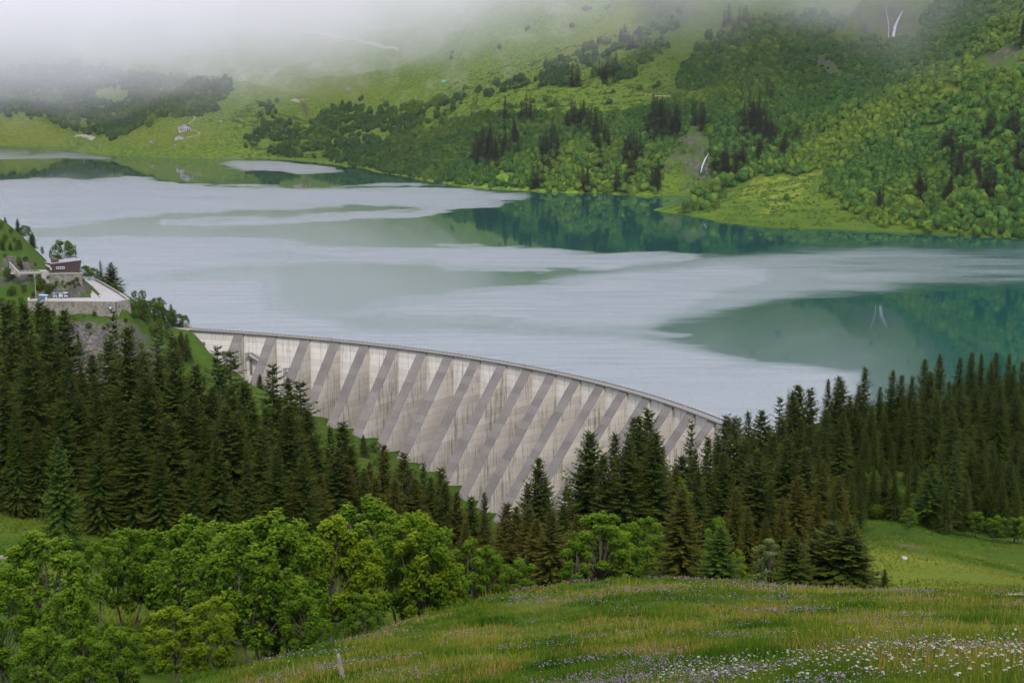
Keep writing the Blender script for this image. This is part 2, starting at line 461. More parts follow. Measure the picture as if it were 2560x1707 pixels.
# relief
shore = np.clip(np.abs(gZ) / 25, 0, 1)
relief = far * shore * (ridged(gX / 420 + gY / 1100, gY / 700 - gX / 1500, 5, 3) * 15 + fbm(gX / 90, gY / 90, 4, 9) * 3.5) * np.clip(gD / 1900, 0.6, 2.4)
mid = np.clip((gD - 120) / 200, 0, 1) * (1 - far)
relief += mid * np.clip(np.abs(gZ) / 12, 0.1, 1) * fbm(gX / 40, gY / 40, 4, 12) * 1.6
relief += np.clip(1 - gD / 250, 0, 1) * np.clip(gD / 30, 0, 1) * (fbm(gX / 9, gY / 9, 4, 15) * 0.16 + fbm(gX / 28, gY / 28, 2, 18) * 0.4)
rk = ridged(gX / 14 + 3, gY / 14 + gZ / 10, 5, 21)
relief += rock * (rk * np.where(gD > 1200, 7.0, 3.0) + 1.5 * perlin(gX / 5, gY / 5 + gZ / 4, 23))
TERR = [(-238.0, 655.0)]
gZ2 = gZ + relief
# level ground under the terrace, its road and the restaurant
TZ, RZ = 25.0, 34.6
terr_px = [(72, 756), (289, 758), (322, 752), (301, 737), (238, 702), (212, 701), (222, 718), (228, 744), (105, 746), (72, 748)]
terr_xy = [tuple(at_z(x, y, TZ)[:2]) for x, y in terr_px]
m_t = poly_soft(gX, gY, terr_xy, 3.0)
gZ2 = gZ2 * (1 - m_t) + np.minimum(gZ2, TZ - 0.7) * m_t
rest_c = at_z(150, 684, RZ)[:2]
cap = np.clip((gpx - 50) / 25, 0, 1) * np.clip((350 - gpx) / 25, 0, 1) * np.clip((gY - 570) / 60, 0, 1) * np.clip((690 - gY) / 2, 0, 1)
lim_z = 19.0 - (689 - gY) * 0.16 + 0.8 * fbm(gX / 9, gY / 9, 3, 27)
gZ2 = np.where((cap > 0) & (gZ2 > lim_z), gZ2 * (1 - cap) + lim_z * cap, gZ2)
m_r = np.clip(1.5 - np.hypot((gX - rest_c[0]) / 11, (gY - rest_c[1] - 8) / 9), 0, 1)
gZ2 = gZ2 * (1 - m_r) + np.minimum(gZ2, RZ - 0.6) * m_r
gZ = np.where(gZ2 > 850, 850 + (gZ2 - 850) * 0.15, gZ2)
gpx, gpy = proj(np.stack([gX, gY, gZ], -1))

def height(x, y):
    d = np.hypot(x, y)
    return bilin(gZ, TH, LD, np.arctan2(x, y), np.log(np.maximum(d, 2.6)))

def hit(px, py, dmin=3.0, dmax=6000.0):
    """first ground point seen through a photo pixel"""
    r = ray(px, py); r = r / math.hypot(r[0], r[1])
    ds = np.exp(np.linspace(math.log(dmin), math.log(dmax), 3000))
    z = ZC + r[2] * ds
    g = height(r[0] * ds, r[1] * ds)
    k = np.nonzero(z <= g)[0]
    d = ds[k[0]] if len(k) else dmax
    return np.array([r[0] * d, r[1] * d, float(height(r[0] * d, r[1] * d))])

def gmat():
    m, nt, b = mat("meadow_and_rock")
    g1 = noise(nt, 0.012, 6, 0.6); g2 = noise(nt, 0.09, 5, 0.6); g3 = noise(nt, 1.1, 5, 0.65)
    lush = mixc(nt, ramp(nt, g1, [(0.35, 0.0), (0.65, 1.0)]), (0.018, 0.040, 0.003), (0.042, 0.064, 0.005))
    c = mixc(nt, ramp(nt, g2, [(0.35, 0.0), (0.7, 0.75)]), lush, (0.013, 0.035, 0.003))
    c = mixc(nt, ramp(nt, g3, [(0.3, 0.0), (0.75, 0.6)]), c, (0.055, 0.066, 0.010))
    c = mixc(nt, ramp(nt, noise(nt, 0.3, 5, 0.7), [(0.48, 0.0), (0.60, 0.7)]), c, (0.014, 0.034, 0.004))
    c = mixc(nt, attr(nt, "pale"), c, mixc(nt, ramp(nt, g2, [(0.35, 0.0), (0.65, 1.0)]), (0.075, 0.140, 0.012), (0.175, 0.225, 0.026)))  # far grass lightened in its colour to stand in for sunlight
    c = mixc(nt, ramp(nt, noise(nt, 0.14, 7, 0.75), [(0.47, 0.0), (0.56, 0.75)]), c, (0.022, 0.056, 0.006))
    c = mixc(nt, attr(nt, "sunlit_and_dry"), c, (0.13, 0.14, 0.018))  # painted sun patches far off, dry grass nearby
    c = mixc(nt, attr(nt, "bare"), c, (0.07, 0.05, 0.035))
    # rock
    r1 = noise(nt, 0.10, 7, 0.7, stretch=(1, 1, 0.4)); r2 = noise(nt, 0.6, 6, 0.75, stretch=(1, 1, 0.35))
    rc = mixc(nt, ramp(nt, r1, [(0.35, 0.0), (0.65, 1.0)]), (0.040, 0.036, 0.038), (0.135, 0.112, 0.10))
    rc = mixc(nt, ramp(nt, r2, [(0.40, 0.0), (0.55, 0.85)]), rc, (0.028, 0.026, 0.034))
    gm = nt.nodes.new("ShaderNodeMath"); gm.operation = 'MULTIPLY'; nt.links.new(ramp(nt, noise(nt, 0.045, 6, 0.7, stretch=(1, 1, 2.0)), [(0.40, 0.0), (0.52, 0.9)]), gm.inputs[0])
    g2m = nt.nodes.new("ShaderNodeMath"); g2m.operation = 'MULTIPLY_ADD'; g2m.use_clamp = True; nt.links.new(attr(nt, "pale"), g2m.inputs[0]); g2m.inputs[1].default_value = 2.6; g2m.inputs[2].default_value = 0.3; nt.links.new(g2m.outputs[0], gm.inputs[1])
    rc = mixc(nt, gm.outputs[0], rc, mixc(nt, attr(nt, "pale"), (0.028, 0.045, 0.010), (0.055, 0.10, 0.010)))
    c = mixc(nt, attr(nt, "rock"), c, rc)
    c = mixc(nt, attr(nt, "scree"), c, (0.42, 0.38, 0.36))
    nt.links.new(c, b.inputs["Base Color"])
    b.inputs["Roughness"].default_value = 0.95
    b.inputs["Specular IOR Level"].default_value = 0.03
    bump(nt, b, g3, 0.5, 0.3)
    return m
M_GROUND = gmat()

sunlit_and_dry = np.clip(0.55 * poly_soft(gpx, gpy, [(0, 296), (80, 300), (170, 330), (160, 365), (0, 368)], 12)  # far meadows: sun patches painted as yellower grass; near terms are dry grass
              + 0.5 * poly_soft(gpx + 20 * perlin(gpx / 25, gpy / 9, 55), gpy, [(1880, 445), (1960, 440), (2060, 430), (2010, 480), (1990, 520), (1900, 545), (1930, 500), (1850, 500)], 6)
              * np.clip(0.5 + fbm(gpx / 18, gpy / 6, 3, 56), 0, 1) * 1.6
              + 0.45 * poly_soft(gpx, gpy, [(1380, 150), (1500, 60), (1600, -20), (1640, -10), (1540, 90), (1400, 170)], 14)
              + 0.3 * poly_soft(gpx, gpy, [(560, 200), (800, 190), (1000, 210), (900, 260), (700, 250)], 25)
              + 0.35 * poly_soft(gpx, gpy, [(230, 345), (330, 330), (450, 300), (560, 330), (500, 360), (330, 360)], 15)
              + 0.5 * poly_soft(gpx, gpy, [(2350, 225), (2370, 212), (2395, 220), (2390, 245), (2350, 250)], 6), 0, 1) * (gD > 1200)
sunlit_and_dry += 0.25 * np.clip(fbm(gX / 25, gY / 25, 3, 40), 0, 1) * (gD < 260) + 0.32 * poly_soft(gpx, gpy, [(2150, 1360), (2560, 1440), (2600, 1490), (2180, 1490)], 12) * np.clip((gD - 128) / 15, 0, 1) * np.clip((200 - gD) / 20, 0, 1)
bare = np.clip(poly_soft(gpx, gpy, [(2240, 1358), (2330, 1368), (2320, 1376), (2250, 1368)], 3) * ((gD > 150) & (gD < 215))
               + 0.7 * poly_soft(gpx, gpy, [(752, 262), (762, 258), (772, 290), (762, 292)], 3) * (gD > 2500)
               + 0.8 * poly_soft(gpx, gpy, [(210, 1318), (265, 1312), (270, 1324), (215, 1330)], 4) * ((gD > 150) & (gD < 215)), 0, 1)

def grid_faces(nr, nc):
    i = (np.arange(nr - 1)[:, None] * nc + np.arange(nc - 1)[None, :]).ravel()
    return np.stack([i, i + 1, i + nc + 1, i + nc], -1)

def terrain_obj(name, k0, k1, label):
    sl = slice(k0, k1)
    V = np.stack([gX[sl], gY[sl], gZ[sl]], -1).reshape(-1, 3)
    at = {k: a[sl].ravel() for k, a in (("rock", rock), ("scree", np.clip(scree * 0.5 + scree2 * 0.18, 0, 1)), ("sunlit_and_dry", sunlit_and_dry), ("bare", bare), ("pale", far * np.interp(gpx, [1500, 1700], [0.8, 0.28])))}  # pale: painted brightness of far grass, where sun breaks through
    o = link(name, new_mesh(name, V, grid_faces(k1 - k0, len(TH)), M_GROUND, True, at))
    tag(o, label, None, None, 'structure')
    return o
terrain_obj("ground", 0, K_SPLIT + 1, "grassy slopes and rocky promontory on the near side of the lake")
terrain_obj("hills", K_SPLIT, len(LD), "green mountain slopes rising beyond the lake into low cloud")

# ------------------------------------------------------------------ dam line
BT = [(592, 828), (670, 835), (751, 843), (825, 850), (900, 857), (974, 865), (1046, 874), (1114, 883), (1183, 893), (1250, 904), (1312, 916), (1374, 928),
      (1433, 942), (1491, 957), (1548, 972), (1603, 989), (1659, 1007), (1718, 1025), (1778, 1043)]
CZ = 2.0
bt = np.array([at_z(x + 10, y + 1, CZ)[:2] for x, y in BT])
# smooth the crest curve with a cubic fit against chord length
s_ = np.r_[0, np.cumsum(np.linalg.norm(np.diff(bt, axis=0), axis=1))]
fx, fy = np.polyfit(s_, bt[:, 0], 3), np.polyfit(s_, bt[:, 1], 3)
S_B = list(s_) + [s_[-1] + 15.2, s_[-1] + 30.4, s_[-1] + 45.6]
def crest(s):
    s = np.asarray(s, float)
    p = np.stack([np.polyval(fx, s), np.polyval(fy, s)], -1)
    t = np.stack([np.polyval(np.polyder(fx), s), np.polyval(np.polyder(fy), s)], -1)
    t /= np.linalg.norm(t, axis=-1, keepdims=True)
    nrm = np.stack([t[..., 1], -t[..., 0]], -1)            # points downstream (towards the viewer, left)
    nrm = np.where(nrm[..., 1:2] > 0, -nrm, nrm)
    return p, t, nrm
S0, S1 = -36.0, S_B[-1] + 12

# ------------------------------------------------------------------ lake
def lake():
    ss = np.linspace(S0, S1, 120)
    p, t, nr = crest(ss)
    up = p - nr * 2.0
    th_c, d_c = np.arctan2(up[:, 0], up[:, 1]), np.hypot(up[:, 0], up[:, 1])
    o = np.argsort(th_c)
    th = np.concatenate([np.linspace(-0.66, -0.4, 40)[:-1], np.linspace(-0.4, 0.4, 520), np.linspace(0.4, 0.66, 40)[1:]])
    near = np.interp(th, th_c[o], d_c[o])
    left, right = th < th_c[o][0], th > th_c[o][-1]
    near[left] = d_c[o][0] + np.clip((th_c[o][0] - th[left]) * 400, 0, 40)
    near[right] = d_c[o][-1]
    v = np.linspace(0, 1, 620)[:, None]
    L = np.log(near)[None, :] * (1 - v) + math.log(4300) * v
    D = np.exp(L); T = np.broadcast_to(th[None, :], D.shape)
    X, Y = D * np.sin(T), D * np.cos(T)
    px, py = proj(np.stack([X, Y, 0 * X], -1))
    wx = px + 90 * fbm(X / 260, Y / 500, 3, 70)
    wy = py + 9 * fbm(px / 210, py / 16, 5, 71, 0.6) + 5 * fbm(px / 500, py / 60, 3, 74)
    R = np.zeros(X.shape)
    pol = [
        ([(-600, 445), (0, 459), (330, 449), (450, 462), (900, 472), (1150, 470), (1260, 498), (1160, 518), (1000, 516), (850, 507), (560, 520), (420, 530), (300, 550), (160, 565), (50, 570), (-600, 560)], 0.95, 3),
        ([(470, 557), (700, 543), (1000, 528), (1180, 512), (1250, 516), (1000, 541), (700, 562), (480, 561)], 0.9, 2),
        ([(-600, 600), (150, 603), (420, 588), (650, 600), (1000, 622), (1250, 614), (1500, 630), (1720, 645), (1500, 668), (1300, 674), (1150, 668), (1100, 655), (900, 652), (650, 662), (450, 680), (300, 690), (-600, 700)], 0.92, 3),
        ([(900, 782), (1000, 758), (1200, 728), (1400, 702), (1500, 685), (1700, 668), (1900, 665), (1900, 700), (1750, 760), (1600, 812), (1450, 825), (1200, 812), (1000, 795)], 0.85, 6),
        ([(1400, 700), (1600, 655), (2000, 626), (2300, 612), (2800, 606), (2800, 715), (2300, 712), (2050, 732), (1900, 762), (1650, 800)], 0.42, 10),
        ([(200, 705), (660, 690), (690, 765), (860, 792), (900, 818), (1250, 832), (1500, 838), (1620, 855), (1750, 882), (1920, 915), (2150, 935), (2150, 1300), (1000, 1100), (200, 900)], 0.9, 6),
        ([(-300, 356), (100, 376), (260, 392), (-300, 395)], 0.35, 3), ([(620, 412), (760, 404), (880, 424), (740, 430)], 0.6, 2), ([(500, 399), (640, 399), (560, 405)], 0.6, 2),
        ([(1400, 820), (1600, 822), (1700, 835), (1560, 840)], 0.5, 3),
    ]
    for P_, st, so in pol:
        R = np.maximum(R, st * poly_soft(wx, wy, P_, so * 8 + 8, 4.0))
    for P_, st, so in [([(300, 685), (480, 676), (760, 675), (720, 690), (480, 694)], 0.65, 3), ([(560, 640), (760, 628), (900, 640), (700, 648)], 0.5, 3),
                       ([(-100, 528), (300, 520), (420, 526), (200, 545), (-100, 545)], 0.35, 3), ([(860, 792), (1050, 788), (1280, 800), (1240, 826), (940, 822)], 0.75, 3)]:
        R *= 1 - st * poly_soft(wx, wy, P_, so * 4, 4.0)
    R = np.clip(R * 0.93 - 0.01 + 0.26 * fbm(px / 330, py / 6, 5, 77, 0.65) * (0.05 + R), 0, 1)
    V = np.stack([X, Y, 0 * X], -1).reshape(-1, 3)
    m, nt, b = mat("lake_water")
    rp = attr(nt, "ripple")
    io = nt.nodes.new("ShaderNodeMath"); io.operation = 'MULTIPLY_ADD'; nt.links.new(rp, io.inputs[0]); io.inputs[1].default_value = 0.62; io.inputs[2].default_value = 1.5
    nt.links.new(io.outputs[0], b.inputs["IOR"])
    nt.links.new(mixc(nt, rp, (0.002, 0.036, 0.033), (0.045, 0.06, 0.075)), b.inputs["Base Color"])  # lighter base in the rippled bands paints in sky reflection
    fine = noise(nt, 0.02, 5, 0.6, stretch=(1, 3, 1))
    q = nt.nodes.new("ShaderNodeMath"); q.operation = 'MULTIPLY_ADD'
    nt.links.new(rp, q.inputs[0]); q.inputs[1].default_value = 0.16; q.inputs[2].default_value = 0.015
    q2 = nt.nodes.new("ShaderNodeMath"); q2.operation = 'MULTIPLY_ADD'
    nt.links.new(fine, q2.inputs[0]); q2.inputs[1].default_value = 0.035; nt.links.new(q.outputs[0], q2.inputs[2])
    nt.links.new(q2.outputs[0], b.inputs["Roughness"])
    # wind ripples: facets tilted at random, too small to see one by one
    tn = N(nt, "ShaderNodeTexNoise", Scale=3.0, Detail=2.0, Roughness=0.6)
    gg = nt.nodes.new("ShaderNodeNewGeometry"); nt.links.new(gg.outputs["Position"], tn.inputs["Vector"])
    sb = nt.nodes.new("ShaderNodeVectorMath"); sb.operation = 'SUBTRACT'; nt.links.new(tn.outputs["Color"], sb.inputs[0]); sb.inputs[1].default_value = (0.5, 0.5, 0.5)
    ms = nt.nodes.new("ShaderNodeVectorMath"); ms.operation = 'MULTIPLY'; nt.links.new(sb.outputs[0], ms.inputs[0]); ms.inputs[1].default_value = (1.2, 2.0, 0.0)
    bi = nt.nodes.new("ShaderNodeVectorMath"); bi.operation = 'ADD'; nt.links.new(ms.outputs[0], bi.inputs[0]); bi.inputs[1].default_value = (0.0, -0.24, 0.0)     # added tilt towards the viewer, so rippled bands mirror brighter sky
    sc_ = nt.nodes.new("ShaderNodeVectorMath"); sc_.operation = 'SCALE'; nt.links.new(bi.outputs[0], sc_.inputs[0]); nt.links.new(rp, sc_.inputs["Scale"])
    ad = nt.nodes.new("ShaderNodeVectorMath"); ad.operation = 'ADD'; nt.links.new(sc_.outputs[0], ad.inputs[0]); ad.inputs[1].default_value = (0, 0, 1)
    nn_ = nt.nodes.new("ShaderNodeVectorMath"); nn_.operation = 'NORMALIZE'; nt.links.new(ad.outputs[0], nn_.inputs[0])
    nt.links.new(nn_.outputs[0], b.inputs["Normal"])
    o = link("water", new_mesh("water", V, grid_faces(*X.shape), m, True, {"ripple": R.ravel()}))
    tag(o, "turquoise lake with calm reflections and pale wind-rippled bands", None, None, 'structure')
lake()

# ------------------------------------------------------------------ dam
def m_concrete(name, base, dark, stain, joints=True):
    m, nt, b = mat(name)
    g = nt.nodes.new("ShaderNodeNewGeometry")
    sep = nt.nodes.new("ShaderNodeSeparateXYZ"); nt.links.new(g.outputs["Position"], sep.inputs[0])
    c = mixc(nt, ramp(nt, noise(nt, 0.12, 6, 0.6), [(0.3, 0.0), (0.7, 1.0)]), base, dark)
    # pour-by-pour tone: horizontal bands two metres and a bit high
    mm = nt.nodes.new("ShaderNodeMath"); mm.operation = 'MULTIPLY'; nt.links.new(sep.outputs[2], mm.inputs[0]); mm.inputs[1].default_value = 1 / 3.1
    fl = nt.nodes.new("ShaderNodeMath"); fl.operation = 'FLOOR'; nt.links.new(mm.outputs[0], fl.inputs[0])
    wnn = nt.nodes.new("ShaderNodeTexWhiteNoise"); wnn.noise_dimensions = '1D'
    pid = nt.nodes.new("ShaderNodeMath"); pid.operation = 'ADD'; nt.links.new(fl.outputs[0], pid.inputs[0])
    oi = nt.nodes.new("ShaderNodeMath"); oi.operation = 'MULTIPLY'; nt.links.new(orand(nt), oi.inputs[0]); oi.inputs[1].default_value = 37.0
    nt.links.new(oi.outputs[0], pid.inputs[1]); nt.links.new(pid.outputs[0], wnn.inputs["W"])
    c = mixc(nt, 0.5, c, mixc(nt, wnn.outputs[0], tuple(0.72 * q for q in base), tuple(min(1, 1.2 * q) for q in base)), 'MIX')
    # streaks running down
    st = noise(nt, 0.95, 6, 0.7, stretch=(1, 1, 0.06)); bl = noise(nt, 0.07, 4, 0.6)
    mk = nt.nodes.new("ShaderNodeMath"); mk.operation = 'MULTIPLY'
    nt.links.new(ramp(nt, st, [(0.50, 0.0), (0.58, 1.0)]), mk.inputs[0]); nt.links.new(ramp(nt, bl, [(0.38, 0.0), (0.58, 1.0)]), mk.inputs[1])
    mk2 = nt.nodes.new("ShaderNodeMath"); mk2.operation = 'MULTIPLY'; nt.links.new(mk.outputs[0], mk2.inputs[0]); mk2.inputs[1].default_value = stain
    c = mixc(nt, mk2.outputs[0], c, (0.07, 0.075, 0.06))
    rust = noise(nt, 0.3, 3, 0.6, stretch=(1, 1, 0.05))
    c = mixc(nt, ramp(nt, rust, [(0.68, 0.0), (0.75, 0.4 * min(1, stain * 1.5))]), c, (0.25, 0.15, 0.08))
    if joints:
        fr = nt.nodes.new("ShaderNodeMath"); fr.operation = 'FRACT'; nt.links.new(mm.outputs[0], fr.inputs[0])
        c = mixc(nt, ramp(nt, fr.outputs[0], [(0.0, 0.75), (0.05, 0.0)]), c, (0.08, 0.075, 0.07))
    nt.links.new(c, b.inputs["Base Color"])
    b.inputs["Roughness"].default_value = 0.9
    b.inputs["Specular IOR Level"].default_value = 0.2
    return m
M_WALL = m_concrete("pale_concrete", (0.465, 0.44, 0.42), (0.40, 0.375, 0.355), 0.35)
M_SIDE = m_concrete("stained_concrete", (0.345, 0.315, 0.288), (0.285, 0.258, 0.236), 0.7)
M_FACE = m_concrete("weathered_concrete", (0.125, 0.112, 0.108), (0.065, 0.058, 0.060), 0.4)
M_DARK = plain("dark_concrete", (0.10, 0.095, 0.09), 0.9)
M_STEEL = plain("galvanised_steel", (0.32, 0.32, 0.33), 0.5)

def build_dam():
    root = thing("dam", "long pale concrete buttress dam curving across the valley mouth below the lake", "dam")
    ss = np.linspace(S0, S1, 200)
    p, t, nr = crest(ss)
    def wall(name, a0, a1, z0, z1, m, b0=None, b1=None, inset=None):
        """slab along the crest between offsets a0..a1 downstream (b: at the bottom)"""
        b0 = a0 if b0 is None else b0; b1 = a1 if b1 is None else b1
        n = len(ss); V = []
        for off, z in ((a0, z1), (a1, z1), (b1, z0), (b0, z0)):
            V.append(np.c_[p + nr * off, np.full(n, z)])
        V = np.concatenate(V)
        i = np.arange(n - 1); Q = []
        for k in range(4):
            k2 = (k + 1) % 4
            Q.append(np.stack([k * n + i, k2 * n + i, k2 * n + i + 1, k * n + i + 1], -1))
        Q.append([[0, 3 * n, 2 * n, n], [n - 1, 2 * n - 1, 3 * n - 1, 4 * n - 1]])
        return link(name, new_mesh(name, V, np.concatenate(Q), m), root)
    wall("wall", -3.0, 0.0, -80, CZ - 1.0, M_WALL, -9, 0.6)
    wall("walkway", -3.0, 0.75, CZ - 0.98, CZ - 0.35, M_DARK)
    wall("cornice", 0.76, 1.15, CZ - 0.75, CZ - 0.30, M_DARK)
    wall("upstream_parapet", -2.9, -2.7, CZ - 0.34, CZ + 0.1, M_DARK)
    # railing: posts with two rails, downstream and lakeside
    for off in (0.55, -2.6):
        rb = MB()
        zt = CZ - 0.34
        for s in np.arange(S0 + 1, S1 - 1, 2.4):
            q, _, n2 = crest(s); q = q + n2 * off
            rb.box(q[0] - .035, q[1] - .035, zt, q[0] + .035, q[1] + .035, zt + 1.1)
        for zz in (0.55, 1.06):
            q, _, n2 = crest(np.arange(S0 + 1, S1 - 1, 5)); q = q + n2 * off
            rb.tube(np.c_[q, np.full(len(q), zt + zz)], 0.018, 4)
        rb.build("railing", M_STEEL, root)
    # buttresses
    W2 = 2.75
    for k, s in enumerate(S_B):
        q, tt, nn = crest(s)
        top = CZ - 2.0
        hb = 95.0; Lb = 0.82 * hb
        o3 = lambda a, b, z: np.array([*(q + nn * a + tt * b), z])
        mb = MB()
        # side faces and foot in the stained concrete; sloping downstream face as its own part set 3 mm proud
        a_t, a_b = 1.0, 1.0 + Lb
        mb.hexa([o3(-0.3, -W2, top - hb), o3(a_b, -W2, top - hb), o3(a_b, W2, top - hb), o3(-0.3, W2, top - hb)],
                [o3(-0.3, -W2, top), o3(a_t, -W2, top), o3(a_t, W2, top), o3(-0.3, W2, top)])
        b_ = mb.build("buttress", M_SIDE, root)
        fb = MB()
        e = 0.12; w = W2 + 0.1
        fb.hexa([o3(a_b, -w, top - hb), o3(a_b + e, -w, top - hb), o3(a_b + e, w, top - hb), o3(a_b, w, top - hb)],
                [o3(a_t, -w, top), o3(a_t + e, -w, top), o3(a_t + e, w, top), o3(a_t, w, top)])
        fb.hexa([o3(0.02, -w, top + 0.01), o3(a_t + e, -w, top + 0.01), o3(a_t + e, w, top + 0.01), o3(0.02, w, top + 0.01)],
                [o3(0.02, -w, top + 1.0), o3(0.5, -w, top + 1.0), o3(0.5, w, top + 1.0), o3(0.02, w, top + 1.0)])
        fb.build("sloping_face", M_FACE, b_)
        # groove line between wall and buttress flank
    jb = MB()
    for i in range(len(S_B) - 1):                 # contraction joint midway in each bay
        q, tt, nn = crest((S_B[i] + S_B[i + 1]) / 2)
        a, b2 = q + nn * 0.01 - tt * 0.07, q + nn * 0.62
        jb.hexa([(*(q + tt * .07 + nn * .3), -45), (*(q - tt * .07 + nn * .3), -45), (*(q - tt * .07 + nn * .45), -45), (*(q + tt * .07 + nn * .45), -45)],
                [(*(q + tt * .07 - nn * .1), 1), (*(q - tt * .07 - nn * .1), 1), (*(q - tt * .07 + nn * .03), 1), (*(q + tt * .07 + nn * .03), 1)])
    j = jb.build("expansion_joint", M_DARK, root); j["kind"] = "stuff"
    # gantry roofs between the first buttresses
    return root
DAM = build_dam()

# ------------------------------------------------------------------ trees
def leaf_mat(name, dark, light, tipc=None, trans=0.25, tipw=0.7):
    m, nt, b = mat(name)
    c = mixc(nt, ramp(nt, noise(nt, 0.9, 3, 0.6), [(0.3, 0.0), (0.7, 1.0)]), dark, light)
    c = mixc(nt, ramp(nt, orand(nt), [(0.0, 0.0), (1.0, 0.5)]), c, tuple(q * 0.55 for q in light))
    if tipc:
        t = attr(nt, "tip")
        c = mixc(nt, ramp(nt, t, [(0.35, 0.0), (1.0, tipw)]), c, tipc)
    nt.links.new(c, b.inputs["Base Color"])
    b.inputs["Roughness"].default_value = 0.7
    b.inputs["Specular IOR Level"].default_value = 0.04
    if trans:
        tr = nt.nodes.new("ShaderNodeBsdfTranslucent"); nt.links.new(c, tr.inputs[0])
        ms = nt.nodes.new("ShaderNodeMixShader"); ms.inputs[0].default_value = trans
        nt.links.new(b.outputs[0], ms.inputs[1]); nt.links.new(tr.outputs[0], ms.inputs[2])
        nt.links.new(ms.outputs[0], nt.nodes["Material Output"].inputs[0])
    return m
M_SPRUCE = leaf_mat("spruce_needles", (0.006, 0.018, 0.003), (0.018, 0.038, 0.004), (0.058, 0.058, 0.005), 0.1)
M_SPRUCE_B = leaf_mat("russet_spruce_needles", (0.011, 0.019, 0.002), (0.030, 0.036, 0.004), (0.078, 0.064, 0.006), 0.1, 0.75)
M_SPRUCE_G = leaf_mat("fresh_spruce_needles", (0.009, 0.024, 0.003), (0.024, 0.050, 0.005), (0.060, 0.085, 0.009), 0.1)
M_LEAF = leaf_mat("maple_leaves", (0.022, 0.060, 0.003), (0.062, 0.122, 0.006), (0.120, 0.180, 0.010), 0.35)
M_LEAF_Y = leaf_mat("young_maple_leaves", (0.035, 0.075, 0.002), (0.095, 0.155, 0.005), (0.17, 0.22, 0.010), 0.35)
M_BIRCH = leaf_mat("birch_leaves", (0.03, 0.06, 0.010), (0.07, 0.11, 0.025), (0.16, 0.19, 0.07), 0.3)
M_BARK = plain("bark", (0.055, 0.042, 0.032), 0.95, 0.4, 4.0)
M_DEAD = plain("dead_wood", (0.06, 0.052, 0.046), 0.95, 0.3, 4.0)
M_FAR_LEAF = leaf_mat("far_wood_leaves", (0.011, 0.040, 0.009), (0.038, 0.090, 0.014), None, 0.1)
def _tint(m):                                   # far trees: own tone per crown; the tint also paints sunlit slopes
    nt = m.node_tree; b = nt.nodes["Principled BSDF"]
    src = b.inputs["Base Color"].links[0].from_socket
    c = mixc(nt, ramp(nt, attr(nt, "tint"), [(0.0, 0.0), (1.0, 1.0)]), src, (0.10, 0.145, 0.012))
    nt.links.new(c, b.inputs["Base Color"])
    for n in nt.nodes:
        if n.type == 'BSDF_TRANSLUCENT': nt.links.new(c, n.inputs[0])
_tint(M_FAR_LEAF)
M_FAR_SPRUCE = leaf_mat("far_spruce_needles", (0.006, 0.012, 0.005), (0.014, 0.020, 0.008), (0.035, 0.026, 0.014), 0.0)

def quads_at(P, D, S, L, W, bend=0.0):
    """kite shaped leaf quads: base P, direction D, side S, length L, width W -> verts (n,4,3)"""
    L = np.asarray(L)[:, None]; W = np.asarray(W)[:, None]
    mid = P + D * L * 0.5
    return np.stack([P, mid + S * W * 0.5, P + D * L - np.array([0, 0, 1]) * L * bend, mid - S * W * 0.5], 1)

def norm(v):
    return v / (np.linalg.norm(v, axis=-1, keepdims=True) + 1e-9)

